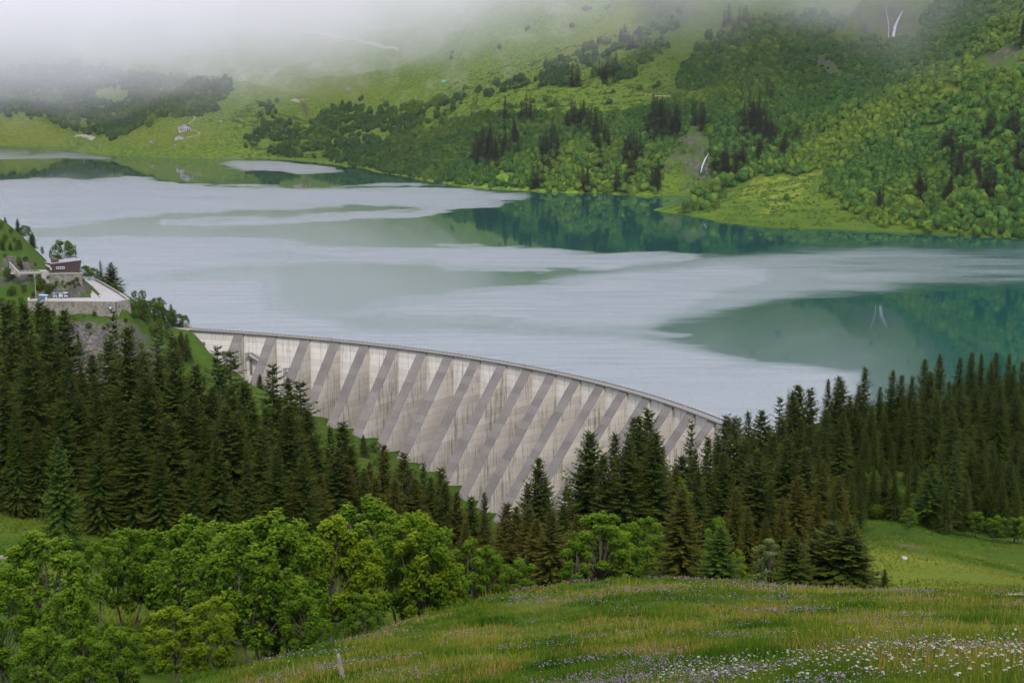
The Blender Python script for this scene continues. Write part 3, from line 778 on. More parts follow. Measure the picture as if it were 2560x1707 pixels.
def spruce_proto(seed, H=28.0, R=4.0, sparse=1.0, bare=0.10, narrow=1.0, step=0.42, dead=False):
    r = np.random.default_rng(seed)
    P0, AZ, LN, TT = [], [], [], []
    z = H * bare
    while z < H * 0.985:
        t = (z - H * bare) / (H * (1 - bare))
        Rz = R * narrow * (1 - t) ** 0.78 * min(1.0, 0.45 + 2.8 * t + 0.25) + 0.12
        n = int(max(4, (5.5 + 3.5 * (1 - t)) * sparse + r.normal(0, 0.8)))
        az = r.uniform(0, 2 * math.pi) + np.arange(n) * 2 * math.pi / n + r.normal(0, 0.25, n)
        ln = Rz * r.uniform(0.62, 1.12, n) * (1 + 0.16 * math.sin(z * 1.7 + seed))
        big = r.random(n) < 0.06
        ln[big] *= 1.22
        P0.append(np.c_[np.zeros(n), np.zeros(n), z + r.normal(0, 0.12, n)]); AZ.append(az); LN.append(ln); TT.append(np.full(n, t))
        z += step * (0.8 + 0.5 * r.random()) * (0.75 + 0.6 * (1 - t)) * H / 28
    P0, AZ, LN, TT = map(np.concatenate, (P0, AZ, LN, TT))
    V, tip = [], []
    seg = 0.36 * H / 28 if H > 20 else 0.27
    up = np.array([0, 0, 1.0])
    ns = np.maximum(3, (LN / seg).astype(int))
    idx = np.repeat(np.arange(len(LN)), ns)
    k = np.concatenate([np.arange(n) for n in ns])
    s = (k + 0.6) / ns[idx]
    L = LN[idx]; t = TT[idx]; az = AZ[idx] + 0.10 * np.sin(s * 3 + idx)
    out = np.c_[np.cos(az), np.sin(az), np.zeros(len(az))]
    side = np.c_[-np.sin(az), np.cos(az), np.zeros(len(az))]
    a = 0.75 * t ** 1.3 - 0.22 - 0.25 * (1 - t); bq = 0.30 * (1 - t) + 0.1
    dz = L * (a * s - bq * s * s + 0.40 * (1 - 0.4 * t) * s ** 4)
    base = P0[idx] + out * (L * s)[:, None] + up * dz[:, None]
    slope = a - 2 * bq * s + 1.6 * (1 - 0.4 * t) * s ** 3
    fwd = norm(out + up * slope[:, None])
    w_ = (0.55 + 0.9 * (1 - s)) * (0.55 if H > 20 else 0.42) * (0.6 + 0.4 * (1 - t)) * np.minimum(1, L / 1.4) ** 0.5
    if not dead:
        # central spray
        rr = r.normal(0, 1, (len(L), 3)) * 0.12
        V.append(quads_at(base - fwd * 0.1, norm(fwd + rr), side, seg * 1.9 + 0 * L, w_ * 0.5, 0.12)); tip.append(s)
        for sg in (-1, 1):
            rr = r.normal(0, 1, (len(L), 3)) * 0.16
            d = norm(side * sg * 0.85 + fwd * 0.65 - up * r.uniform(0.05, 0.55, (len(L), 1)) + rr)
            wd = norm(np.cross(d, up) + up * r.uniform(-0.6, 0.6, (len(L), 1)))
            V.append(quads_at(base, d, wd, w_ * r.uniform(0.8, 1.35, len(L)), seg * 1.25 + 0 * L, 0.2)); tip.append(s * 0.9)
        # hanging sprays
        hm = r.random(len(L)) < 0.65
        rr = r.normal(0, 1, (len(L), 3)) * 0.25
        d = norm(-up + fwd * 0.35 + rr)
        V.append(quads_at(base[hm], d[hm], side[hm], (w_ * 0.75)[hm], (seg * 1.1 + 0 * L)[hm], 0.0)); tip.append(s[hm] * 0.6)
        V = np.concatenate(V); n = len(V)
        tip = np.repeat(np.concatenate(tip), 4)
        # leader
        crown = (V.reshape(-1, 3), np.arange(n * 4).reshape(n, 4), tip)
    else:
        crown = None
    tb = MB()
    lean = r.normal(0, 0.1, 2)
    zs = np.linspace(-0.6, H, 9)
    tb.tube(np.c_[lean[0] * np.sin(zs / 9), lean[1] * np.sin(zs / 7), zs], np.interp(zs, [-0.6, H * 0.5, H], [H * 0.0125, H * 0.007, 0.02]), 7)
    for i in range(0, len(LN), 1 if dead else 3):     # bare limbs showing between the sprays
        o = np.array([math.cos(AZ[i]), math.sin(AZ[i]), 0]); a_ = 0.75 * TT[i] ** 1.3 - 0.22 - 0.25 * (1 - TT[i]); b_ = 0.30 * (1 - TT[i]) + 0.1
        l = LN[i] * (0.75 if not dead else 0.6)
        pts = [P0[i] + o * l * q + up * l * (a_ * q - b_ * q * q) for q in (0, 0.4, 0.75, 1.0)]
        tb.tube(pts, [0.045, 0.035, 0.025, 0.008], 3)
    return crown, tb

def proto_meshes(kind, crown, tb, leafm, barkm=M_BARK):
    cm = None
    if crown is not None:
        V, Fq, tip = crown
        cm = new_mesh(kind + "_crown", V, Fq, leafm, False, {"tip": tip})
    fs = []
    if tb.Q: fs.append(np.concatenate(tb.Q))
    if tb.T: fs.append(np.concatenate(tb.T))
    tm = new_mesh(kind + "_trunk", np.concatenate(tb.V), fs, barkm, True)
    return cm, tm

def maple_proto(seed, H=10.0, W=7.0, nb=26, leaves=430, leaf=0.205, multi=1, low=0.27):
    r = np.random.default_rng(seed)
    cen, rad = [], []
    for i in range(nb):
        t = (i + 0.5) / nb
        zc = H * (low + 0.04 + (0.90 - low) * t ** 0.85)
        env = math.sin(math.pi * min(1, max(0.05, (zc / H - low * 0.55) / (1.10 - low * 0.55)))) ** 0.65
        a = i * 2.4 + r.normal(0, 0.4)
        q = W * 0.5 * env * (0.35 + 0.5 * r.random() ** 0.5) * (0.55 if t > 0.9 else 1)
        cen.append([q * math.cos(a), q * math.sin(a), zc]); rad.append(W * r.uniform(0.09, 0.17) * (0.8 if t > 0.85 else 1))
    cen = np.array(cen); rad = np.array(rad)
    V, tip = [], []
    for c, q in zip(cen, rad):
        n = leaves
        # tufts: rosettes scattered on the lump's outer surface
        nt_ = n // 9
        d = norm(r.normal(0, 1, (nt_, 3)) * [1, 1, 0.8] + [0, 0, 0.35])
        pr = c + d * q * r.uniform(0.55, 1.12, (nt_, 1)) * [1, 1, 0.85]
        for k in range(9):
            a = k * 2 * math.pi / 9 + r.uniform(0, 6, nt_)
            e = np.c_[np.cos(a), np.sin(a), r.uniform(-0.75, 0.1, nt_)]
            dd = norm(e + d * 0.45)
            sd_ = norm(np.cross(dd, [0, 0, 1]) + r.normal(0, 0.25, (nt_, 3)))
            o_ = pr + r.normal(0, 0.06, (nt_, 3))
            V.append(quads_at(o_, dd, sd_, leaf * r.uniform(0.8, 1.5, nt_), leaf * r.uniform(0.7, 1.1, nt_), 0.18))
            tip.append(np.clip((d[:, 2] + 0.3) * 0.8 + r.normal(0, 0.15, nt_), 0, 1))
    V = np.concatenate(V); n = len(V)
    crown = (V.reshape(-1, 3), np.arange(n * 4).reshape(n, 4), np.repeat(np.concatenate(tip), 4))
    tb = MB()
    for m_ in range(multi):
        a0 = r.uniform(0, 6.28); off = 0.0 if multi == 1 else W * 0.10
        b0 = np.array([off * math.cos(a0 + m_ * 2.2), off * math.sin(a0 + m_ * 2.2), -0.8])
        f0 = np.array([b0[0] * 2.4 + r.normal(0, 0.15), b0[1] * 2.4 + r.normal(0, 0.15), H * (low + 0.05)])
        tr = H * 0.017 / math.sqrt(multi)
        tb.tube([b0, b0 * [1.3, 1.3, 0] + [0, 0, H * 0.15], f0], [tr * 1.25, tr, tr * 0.8], 7)
        for i in range(m_, nb, multi):
            c = cen[i]
            base = f0 if c[2] > f0[2] else b0 * [1.3, 1.3, 0] + [0, 0, max(0.5, c[2] * 0.6)]
            j = base + (c - base) * 0.5 + np.array([r.normal(0, 0.15), r.normal(0, 0.15), -0.08 * H * r.random()])
            tb.tube([base, j, c], [tr * 0.55, tr * 0.33, tr * 0.12], 5)
            for q in range(3):
                e = c + norm(r.normal(0, 1, 3) + [0, 0, 0.6]) * rad[i] * 0.9
                tb.tube([j + (c - j) * 0.6, e], [tr * 0.16, tr * 0.05], 3)
    return crown, tb

SPR = []      # tall, middling, small, sparse
for sd_ in range(7):
    SPR.append(spruce_proto(100 + sd_, 28, [5.6, 4.8, 6.4, 5.2, 5.9, 4.4, 6.8][sd_], [1.0, 0.9, 1.05, 1.0, 1.1, 0.85, 1.0][sd_], [0.08, 0.1, 0.06, 0.12, 0.07, 0.14, 0.05][sd_]))
SMALL = [spruce_proto(200 + k, 11, [3.3, 3.9, 3.0][k], 1.0, 0.03, step=0.62) for k in range(3)]
SPARSE = [spruce_proto(300, 24, 3.9, 0.6, 0.12, step=0.62), spruce_proto(301, 24, 3.5, 0.5, 0.2, step=0.75)]
DEADP = spruce_proto(310, 24, 3.3, 0.6, 0.15, step=0.6, dead=True)
P_M = {}
for k, (c, t) in enumerate(SPR):
    P_M['t%d' % k] = proto_meshes("spruce", c, t, M_SPRUCE) + (28,)
for k, (c, t) in enumerate(SPR[:4]):
    P_M['b%d' % k] = proto_meshes("russet_spruce", c, t, M_SPRUCE_B) + (28,)
for k, (c, t) in enumerate(SMALL):
    P_M['s%d' % k] = proto_meshes("small_spruce", c, t, M_SPRUCE_G) + (11,)
    P_M['r%d' % k] = proto_meshes("small_russet_spruce", c, t, M_SPRUCE_B) + (11,)
    P_M['d%d' % k] = proto_meshes("small_dark_spruce", c, t, M_SPRUCE) + (11,)
for k, (c, t) in enumerate(SPARSE):
    P_M['p%d' % k] = proto_meshes("sparse_spruce", c, t, M_SPRUCE) + (24,)
P_M['x0'] = proto_meshes("dead_spruce", None, DEADP[1], M_SPRUCE, M_DEAD) + (24,)
MAP = [maple_proto(400, 10, 6.5), maple_proto(401, 10, 5.6, 24, multi=2), maple_proto(402, 10, 7.0, 30, multi=3), maple_proto(403, 10, 4.6, 22, 300, low=0.2), maple_proto(404, 10, 6.0, 26, multi=2, low=0.15), maple_proto(405, 10, 5.4, 20, multi=1, low=0.4)]
for k, (c, t) in enumerate(MAP):
    P_M['m%d' % k] = proto_meshes("maple", c, t, M_LEAF) + (10,)
    P_M['y%d' % k] = proto_meshes("young_maple", c, t, M_LEAF_Y) + (10,)
c, t = maple_proto(420, 10, 4.4, 26, 200, 0.17, low=0.06); P_M['w0'] = proto_meshes("birch", c, t, M_BIRCH) + (10,)

RNG = np.random.default_rng(7)
report = []
def plant(name, key, px, tip_py, d, label, cat, group, width=1.0, tip=True, base_py=None):
    """a tree whose tip stands at that photo pixel, rooted in the ground at distance d"""
    if 560 < d < 1000 and px < 900: d *= slant(px)
    top = at_dist(px, tip_py, d)
    g = float(height(top[0], top[1]))
    cm, tm, H0 = P_M[key]
    h = top[2] - g
    report.append((name, px, tip_py, d, round(h, 1)))
    h = max(2.8 if key[0] == 'd' and d < 200 else 4.8, h)
    s = h / H0
    if name == 'spruce_tree' and d < 400: width *= RNG.uniform(0.82, 1.28)
    lim = {'t': 1.25, 'b': 1.25, 'p': 1.3}.get(key[0], 1.6)
    w = s * width
    o = thing(name, label, cat, (top[0], top[1], g - 0.1), RNG.uniform(0, 6.28), group, (w, w, s))
    if d < 400: o.rotation_euler[0] = RNG.normal(0, 0.018); o.rotation_euler[1] = RNG.normal(0, 0.018)
    if cm is not None: link("crown", cm, o)
    link("trunk", tm, o)
    return o

LS = "dark spruces of the stand on the left"
CS = "spruces in front of the dam"
RS = "dark spruces of the stand on the right"
def sp(rows, group, default):
    for row in rows:
        key, px, py, d = row[:4]
        w = row[4] if len(row) > 4 and row[4] else 1.0
        lab = row[5] if len(row) > 5 else default
        plant("spruce_tree", key, px, py, d, lab, "spruce tree", group, w * (1.34 if group == LS else 1.2))
sp([
 ('t0', 15, 748, 232, 1.0, "tall dark spruce cut by the left edge of the picture, below the terrace"),
 ('t2', 52, 753, 238, 1.0, "tall dark spruce below the left end of the terrace wall"),
 ('t1', 98, 745, 245, 0.9, "spruce with its tip in front of the blue stand on the terrace"),
 ('t3', 121, 762, 222, 0.9, "spruce whose tip rises in front of the left part of the terrace wall"),
 ('t4', 141, 770, 228, 0.8, "spruce just right of the one under the terrace's left end"),
 ('p0', 287, 772, 240, 0.8, "thin forked spruce tip standing against the right end of the terrace wall"),
 ('t2', 317, 808, 214, 1.05, "broad tall spruce below the right corner of the terrace wall"),
 ('t5', 268, 838, 218, 1.0, "tall spruce left of the broad one under the terrace corner"),
 ('t6', 75, 843, 205, 0.9, "fresher green spruce in the middle of the left stand's front row"),
 ('t1', 165, 884, 207, 1.05, "drooping spruce with hanging branches below the rock face"),
 ('t4', 232, 880, 226, 0.8, "slim spruce in front of the rock face, behind the drooping one"),
 ('p1', 390, 808, 250, 0.9, "thin sparse spruce left of the dam's end, above its neighbours"),
 ('t5', 418, 830, 262, 0.7, "narrow dark spruce just left of the grassy bank at the dam's end"),
 ('t3', 398, 882, 212, 1.0, "spruce in the middle of the left stand below the thin sparse one"),
 ('t0', 444, 863, 208, 1.0, "pointed spruce below the grassy bank at the dam's left end"),
 ('t2', 360, 930, 200, 1.0), ('t6', 482, 975, 200, 1.0, "broad spruce in the front row below the dam's first buttress"),
 ('p0', 537, 862, 226, 1.25, "open spruce standing in front of the dam's plain left end"),
 ('p1', 566, 870, 236, 1.3, "spruce with swept branches in front of the first buttress"),
 ('t4', 500, 905, 215, 0.9), ('t1', 610, 944, 214, 1.0, "spruce in front of the second buttress' foot"),
 ('d1', 649, 934, 690, 1.0, "small bluish spruce on the grass at the second buttress' foot"),
 ('p0', 690, 905, 220, 1.2, "open topped spruce in front of the third buttress"),
 ('t5', 727, 938, 222, 1.0, "spruce in front of the foot of the fourth buttress"),
 ('p1', 752, 948, 228, 1.5, "spruce with long side branches in front of the fifth buttress"),
 ('t2', 640, 1000, 203, 1.0), ('t3', 715, 1010, 205, 1.05), ('t6', 565, 1010, 198, 1.05), ('t0', 790, 1080, 212, 0.9), ('t1', 280, 960, 198, 1.0),
 ('t3', 7, 930, 200, 1.0, "front spruce at the left edge with a bare pale trunk foot on the grass"), ('t0', 195, 985, 210, 0.9), ('t5', 110, 960, 215, 0.9), ('t2', 420, 1040, 193, 0.95),
 ('t4', 330, 1060, 191, 0.95), ('t6', 240, 1080, 190, 0.9), ('t3', 540, 1090, 188, 0.95), ('t1', 620, 1110, 186, 0.9), ('t0', 690, 1110, 190, 0.95), ('t2', 760, 1130, 190, 0.85),
 ('s1', 145, 1088, 172, 0.62, "small green spruce on its own trunk at the edge of the left grass"),
 ('t5', 850, 1050, 224, 1.15, "flat topped dark spruce at the right end of the left stand"),
 ('t4', 835, 1120, 205, 1.0), ('b0', 867, 1160, 205, 1.1), ('b2', 920, 1150, 212, 0.9), ('b1', 800, 1180, 196, 1.0), ('b3', 745, 1190, 190, 0.9),
 ('t0', 30, 1010, 196, 0.8), ('t6', 85, 1050, 198, 0.8), ('t1', 480, 1120, 186, 0.9), ('t3', 395, 1130, 186, 0.9),
], LS, "dark spruce packed between others in the stand on the left")
sp([
 ('d0', 908, 1085, 620, 1.0, "small dark spruce on the green slope at the dam's foot"),
 ('b3', 966, 1107, 232, 1.1, "russet spruce standing left of the green gap under the dam"),
 ('b1', 1008, 1128, 226, 1.0, "russet spruce next right of the one beside the green gap"),
 ('t5', 1054, 1150, 250, 0.8), ('b0', 1104, 1162, 222, 1.2, "dark pointed spruce below the ninth buttress' foot"),
 ('b2', 1040, 1195, 210, 1.0), ('b1', 985, 1190, 208, 1.0), ('b3', 1140, 1225, 208, 1.0), ('t0', 1181, 1236, 230, 1.0), ('t3', 1215, 1229, 234, 0.9, "slim spruce rising in front of a buttress foot at the centre"),
 ('b0', 1263, 1251, 222, 1.1), ('b2', 1290, 1262, 205, 1.0), ('b1', 1215, 1280, 190, 1.1), ('b3', 1075, 1260, 190, 1.1), ('b0', 1160, 1300, 182, 1.1), ('b2', 1000, 1260, 190, 1.0),
 ('t2', 1343, 1139, 215, 1.1, "well branched spruce standing alone in front of the tallest buttresses"),
 ('t1', 1312, 1201, 218, 1.1, "lower spruce leaning on the left side of the one before the tallest buttresses"),
 ('t5', 1370, 1190, 225, 1.0), ('d2', 1415, 1215, 260, 1.1, "small spruce in the gap between the two centre groups"), ('t3', 1448, 1165, 225, 0.8),
 ('b1', 1380, 1273, 160, 1.35, "broad russet spruce left of the bright maple at the centre"), ('b0', 1440, 1280, 168, 1.2), ('b3', 1340, 1290, 165, 1.2),
 ('t6', 1479, 1074, 212, 0.95, "left spruce of the tall group hiding the dam's middle"),
 ('t0', 1539, 1076, 214, 0.8, "narrow spruce second from the left in the tall centre group"),
 ('t4', 1580, 1038, 218, 0.75), ('t2', 1600, 1034, 212, 0.95), ('t1', 1620, 1012, 216, 1.0, "tallest spruce of the centre group, its tip before the dam wall"),
 ('t3', 1640, 1075, 208, 1.0), ('t5', 1510, 1130, 206, 0.9), ('t6', 1570, 1100, 204, 0.9),
 ('p0', 1732, 1046, 240, 0.9, "thin ragged spruce standing against the last buttresses"), ('t5', 1764, 1086, 236, 0.85, "slim spruce right of the thin ragged one"),
 ('t4', 1740, 1120, 228, 0.7), ('d1', 1696, 1139, 236, 1.1, "small pointed spruce left of the thin ragged one"),
 ('b2', 1704, 1215, 128, 1.5, "big russet spruce at the meadow's edge with layered branches"),
 ('s0', 1800, 1312, 122, 1.25, "rounded yellowish green spruce right of the big russet one"), ('s2', 1780, 1360, 124, 1.2),
], CS, "russet spruce in the belt of trees below the dam")
sp([
 ('t5', 1816, 1029, 262, 1.15, "leftmost spruce of the right stand, its branches over the dam's end"), ('t1', 1839, 1036, 240, 0.95), ('p0', 1859, 1041, 268, 0.9),
 ('t0', 1880, 1024, 272, 0.75), ('t4', 1900, 1022, 262, 0.95), ('p1', 1945, 987, 285, 1.0, "open spruce with few branches standing before the water"),
 ('x0', 1970, 964, 290, 0.8, "bare dead spruce between the open one and the thick crowned pair"),
 ('t3', 1990, 975, 276, 0.9), ('t2', 2005, 957, 282, 0.95, "thick crowned spruce right of the bare dead one"), ('t6', 2024, 966, 276, 0.8),
 ('t1', 2077, 945, 298, 0.85), ('t0', 2095, 936, 300, 0.85, "middle one of three spruce tips close together before the water"), ('t5', 2107, 946, 296, 1.1), ('t3', 2066, 1020, 262, 0.9), ('t4', 2100, 1026, 262, 0.9),
 ('t1', 2169, 913, 300, 0.95, "shapely lone spruce with water seen through it, in the right stand"),
 ('t5', 2227, 918, 310, 0.9), ('t0', 2249, 934, 308, 0.9), ('t6', 2276, 936, 304, 0.8), ('t3', 2315, 894, 312, 0.95), ('t2', 2324, 925, 298, 0.95),
 ('t4', 2351, 882, 320, 0.95, "tall spruce left of the row of highest tips on the right"), ('t1', 2372, 949, 300, 0.8), ('t5', 2399, 890, 322, 0.95),
 ('t0', 2429, 876, 326, 0.95, "highest spruce tip of the right stand"), ('t3', 2456, 880, 328, 0.8), ('t6', 2477, 900, 318, 0.7), ('t2', 2496, 878, 322, 0.85),
 ('t1', 2521, 882, 326, 0.85), ('t4', 2530, 908, 312, 0.8), ('t5', 2560, 898, 316, 0.9, "tall spruce cut by the right edge of the picture"), ('t0', 2340, 980, 286, 1.0), ('t2', 2440, 955, 300, 1.0), ('t3', 2505, 960, 298, 1.0), ('t6', 2410, 965, 292, 0.9),
 ('t1', 2600, 890, 320), ('t2', 2650, 900, 318), ('t4', 2290, 985, 284, 0.9),
 ('t4', 2387, 1018, 268, 1.05, "tall spruce standing forward at the front of the right stand"), ('p1', 2388, 1100, 244, 1.1, "thin spruce with drooping limbs at the foot of the right stand"),
 ('p1', 2390, 1100, 247, 1.3), ('t3', 2234, 1106, 275, 0.9, "dark spruce with a bare lower trunk above the green bank"), ('s1', 2330, 1160, 246, 1.1, "smaller green spruce at the foot of the right stand"),
 ('t0', 2540, 1075, 268, 1.0), ('d1', 2471, 1213, 256, 1.1), ('s0', 2300, 1230, 250, 1.2), ('t6', 2450, 1060, 280, 1.0), ('t5', 2490, 1100, 270, 1.0), ('t2', 2590, 1050, 270),
 ('t5', 2180, 1010, 285, 1.0), ('t2', 2140, 1000, 290, 0.9), ('t0', 2030, 1060, 262, 0.9), ('t4', 2120, 1060, 285, 0.8),
 ('t6', 1898, 1121, 214, 1.0, "green tipped spruce at the left front of the right stand"), ('t2', 1974, 1091, 222, 1.0), ('t0', 2012, 1112, 220, 1.0), ('t3', 1940, 1080, 240, 0.9), ('t1', 1860, 1090, 236, 0.9),
 ('b1', 2058, 1148, 214, 1.0), ('b3', 2100, 1186, 208, 1.1, "dark russet spruce at the right edge of the middle group"), ('b0', 1997, 1186, 205, 1.1), ('s2', 1791, 1175, 236, 1.3, "small green spruce behind the big russet one"), ('b2', 1844, 1221, 200, 1.0), ('b3', 1875, 1262, 185, 1.0),
 ('t5', 1930, 1200, 210, 1.0), ('b1', 1960, 1240, 190, 1.1), ('b0', 2040, 1235, 190, 1.1), ('t3', 2090, 1240, 195, 1.0), ('b2', 2120, 1270, 190, 1.0), ('b3', 1915, 1290, 170, 1.0),
 ('d0', 1990, 1332, 128, 1.1, "small spruce in front of the dark clump at the meadow's edge"),
 ('d1', 2081, 1303, 132, 1.3, "left of two dense dark spruces where the meadow meets the hollow"), ('d2', 2122, 1307, 130, 1.5, "right of two dense dark spruces where the meadow meets the hollow"), ('d0', 2040, 1330, 134, 1.2), ('d1', 2150, 1370, 130, 1.2),
 ('d2', 2214, 1419, 124, 0.9, "smallest spruce at the right end of the dark clump on the meadow's edge"),
], RS, "dark spruce packed between others in the stand on the right")

MG = "broadleaf trees along the near meadow's left edge"
def br(rows, group, cat="broadleaf tree", name="maple_tree"):
    for row in rows:
        key, px, py, d, w, lab = row
        plant(name, key, px, py, d, lab, cat, group, w * (0.84 if group == MG else 1.1))
br([
 ('m0', 110, 1322, 96, 1.2, "green maple with dark forked trunk in the left corner, tallest there"),
 ('m4', 10, 1400, 88, 1.0, "green maple cut by the left edge of the picture"),
 ('m2', 170, 1460, 84, 0.9, "low green maple in front of the corner maple"),
 ('m5', 235, 1345, 108, 0.8, "loose crowned maple between the corner maple and the big rounded ones"),
 ('m1', 310, 1308, 112, 1.0, "green maple left of the big rounded ones, in front of the dark stand"),
 ('m0', 385, 1312, 114, 1.0, "green maple with tufted top next right of the loose crowned one"),
 ('m2', 485, 1292, 108, 1.1, "wide green maple left of the darkest rounded crown"),
 ('m3', 560, 1290, 112, 1.1, "green maple just left of the darkest rounded crown"),
 ('m2', 640, 1284, 96, 1.15, "darkest green rounded maple in the row, with trunk at the meadow's edge"),
 ('m4', 715, 1292, 100, 1.0, "green maple behind the darkest rounded crown's right side"),
 ('y1', 425, 1508, 74, 1.25, "bright yellow green young maple in front of the row, low down"),
 ('y4', 530, 1560, 72, 1.1, "low yellow green bush maple at the meadow's edge"),
 ('m4', 290, 1560, 78, 1.1, "shaded low maple left of the bright young one"),
 ('m2', 90, 1560, 76, 1.1, "low maple in the bottom left corner"),
 ('m1', 210, 1620, 70, 1.1, "small maple at the bottom edge of the picture"),
 ('y0', 820, 1285, 106, 1.0, "light green maple with visible branches left of the highest crown"),
 ('m3', 913, 1233, 122, 1.3, "highest crown of the maple row, standing behind"),
 ('y5', 900, 1330, 106, 0.9, "light green maple in front of the highest crown"),
 ('m1', 1012, 1265, 116, 1.0, "green maple just right of the highest crown"),
 ('y3', 1050, 1270, 112, 1.0, "light green maple with straight dark trunk at the meadow's edge"),
 ('m4', 1085, 1305, 112, 1.0, "green maple with leaning crown at the right end of the tall row"),
 ('y4', 1122, 1390, 112, 1.0, "low yellow green maple right of the tall row"),
 ('m3', 1172, 1335, 118, 1.0, "small maple with two narrow tops right of the tall row"),
 ('m1', 1220, 1352, 120, 0.9, "small maple next right of the one with two narrow tops"),
 ('m4', 1290, 1392, 116, 1.3, "rounded low maple left of the dark russet spruces"),
 ('m2', 750, 1480, 92, 1.1, "shaded maple undergrowth below the light green maples"),
 ('m4', 900, 1500, 98, 1.1, "shaded low maple under the highest crown"),
 ('m3', 1500, 1268, 124, 1.5, "bright green bushy maple with pointed top at the centre of the meadow's crest"),
 ('y3', 1540, 1305, 126, 1.3, "bright green maple leaning on the right of the pointed one"),
 ('m3', 1440, 1340, 122, 1.3, "lower bright green maple on the left of the pointed one"),
 ('m1', 1612, 1282, 160, 0.9, "soft green tree behind the bright maple and the big russet spruce"),
 ('m4', 1640, 1330, 140, 1.0, "pale green bush against the left side of the big russet spruce"),
 ('m5', 1560, 1300, 165, 0.8, "dull green tree behind the bright pointed maple"),
 ('m3', 1690, 1180, 225, 0.9, "green birch showing behind the big russet spruce's top"),
 ('m1', 1790, 1285, 180, 0.8, "green tree between the big russet spruce and the dark group"),
 ('y3', 1842, 1370, 124, 0.9, "yellow green bush right of the rounded spruce on the meadow's crest"),
], MG)
br([('w0', 1924, 1337, 130, 1.0, "slim pale leaved birch in front of the dark spruces")], None, "birch tree", "birch_tree")
br([
 ('m3', 2185, 1212, 262, 0.9, "soft pale green tree on the bank below the right stand"),
 ('m1', 2160, 1240, 262, 0.9, "lower pale green tree on the bank, beside the larger one"),
 ('m0', 2273, 1297, 226, 0.8, "little round tree alone on the green hollow at right"),
 ('m4', 2495, 1290, 240, 1.2, "low leafy bush at the foot of the right stand"),
 ('m4', 2440, 1300, 244, 1.1, "small leafy bush left of the low one under the right stand"),
 ('m2', 2550, 1310, 240, 1.1, "leafy bush at the right edge below the stand"),
], "small leafy trees on the bank at right")
# trees on the promontory around the restaurant and down to the dam
br([
 ('m2', 158, 598, 765, 1.0, "dense tree with pointed top standing right behind the restaurant"),
 ('m4', 140, 640, 768, 1.0, "low tree at the left foot of the dense one behind the restaurant"),
 ('m2', 212, 662, 790, 1.2, "leafy tree right of the restaurant's stone base"),
 ('m4', 232, 668, 800, 1.2, "leafy tree behind the upper end of the terrace road"),
 ('m0', 262, 690, 790, 1.2, "rounded leafy tree beside the bend of the terrace road"),
 ('m2', 285, 712, 775, 1.2, "leafy tree above the terrace's lakeside wall"),
 ('m4', 302, 735, 765, 1.1, "last leafy tree right of the terrace road"),
 ('m1', 335, 725, 735, 1.0, "slim leafy tree just right of the terrace corner"),
 ('m3', 355, 722, 735, 1.0, "slim leafy tree second right of the terrace corner"),
 ('m4', 372, 750, 735, 1.1, "leafy tree between the terrace corner and the round willow"),
 ('m2', 392, 742, 745, 1.1, "round crowned tree leaning over the water below the terrace"),
 ('m4', 412, 775, 745, 1.0, "dark green tree on the shore between terrace and dam"),
 ('m1', 430, 772, 750, 0.9, "small shore tree left of the pair at the dam's end"),
 ('m3', 445, 782, 752, 1.3, "left of two bushy trees at the dam's end"),
 ('m3', 460, 785, 754, 1.1, "right of two bushy trees at the dam's end"),
 ('y4', 398, 795, 722, 1.2, "round yellow green bush above the car at the dam's end"),
 ('m4', 345, 770, 722, 1.1, "bush on the slope below the terrace corner"),
 ('m2', 30, 800, 690, 1.5, "bushy tree on the slope at the left end of the terrace"),
 ('m1', 60, 722, 715, 1.2, "bushy tree left of the information boards"),
 ('m4', 20, 700, 735, 1.2, "bushy tree below the rocks at the left edge"),
 ('m0', 30, 600, 812, 1.0, "small leafy tree on the grass slope above the restaurant"),
 ('m4', 5, 610, 812, 1.2, "leafy tree at the left edge on the upper slope"),
 ('m2', 62, 562, 850, 1.0, "leafy tree on the skyline of the left slope"),
 ('m4', 78, 585, 850, 0.9, "lower leafy tree on the skyline of the left slope"),
 ('m0', 105, 615, 838, 0.5, "tiny tree on the skyline above the restaurant roof's left end"),
 ('m5', 126, 625, 838, 0.4, "thin bent little tree left of the dense one behind the restaurant"),
], "leafy trees on the promontory")
sp([
 ('p0', 250, 650, 800, 1.2, "thin pale spruce among the leafy trees beyond the terrace road"),
 ('d1', 277, 656, 792, 1.3, "dark spruce rising from the leafy trees beyond the terrace road"),
 ('d2', 427, 760, 758, 1.0, "small spruce by the shore above the dam's end"),
 ('d0', 12, 542, 852, 1.1, "spruce on the skyline at the left edge, over the lake"), ('d2', 43, 546, 852, 1.0, "pointed spruce on the skyline of the left slope"),
 ('d1', 80, 580, 850, 0.9, "thin spruce at the lower end of the skyline trees"),
 ('d1', 26, 618, 775, 1.0, "green spruce on the slope left of the footbridge"), ('d2', 49, 604, 790, 1.1, "darker spruce on the slope left of the restaurant"),
 ('d0', 55, 690, 745, 1.0), ('d1', 8, 645, 770, 1.2),
 ('d1', 452, 828, 690, 1.0, "dark spruce under the car at the dam's end"), ('d2', 466, 835, 695, 0.9), ('d0', 438, 845, 680, 1.0),
 ('d2', 424, 862, 672, 1.0), ('d1', 350, 880, 640, 1.0), ('d0', 195, 830, 650, 0.6, "thin dark spruce in front of the rock face"),
], "spruces on the promontory", "small spruce below the terrace on the promontory")
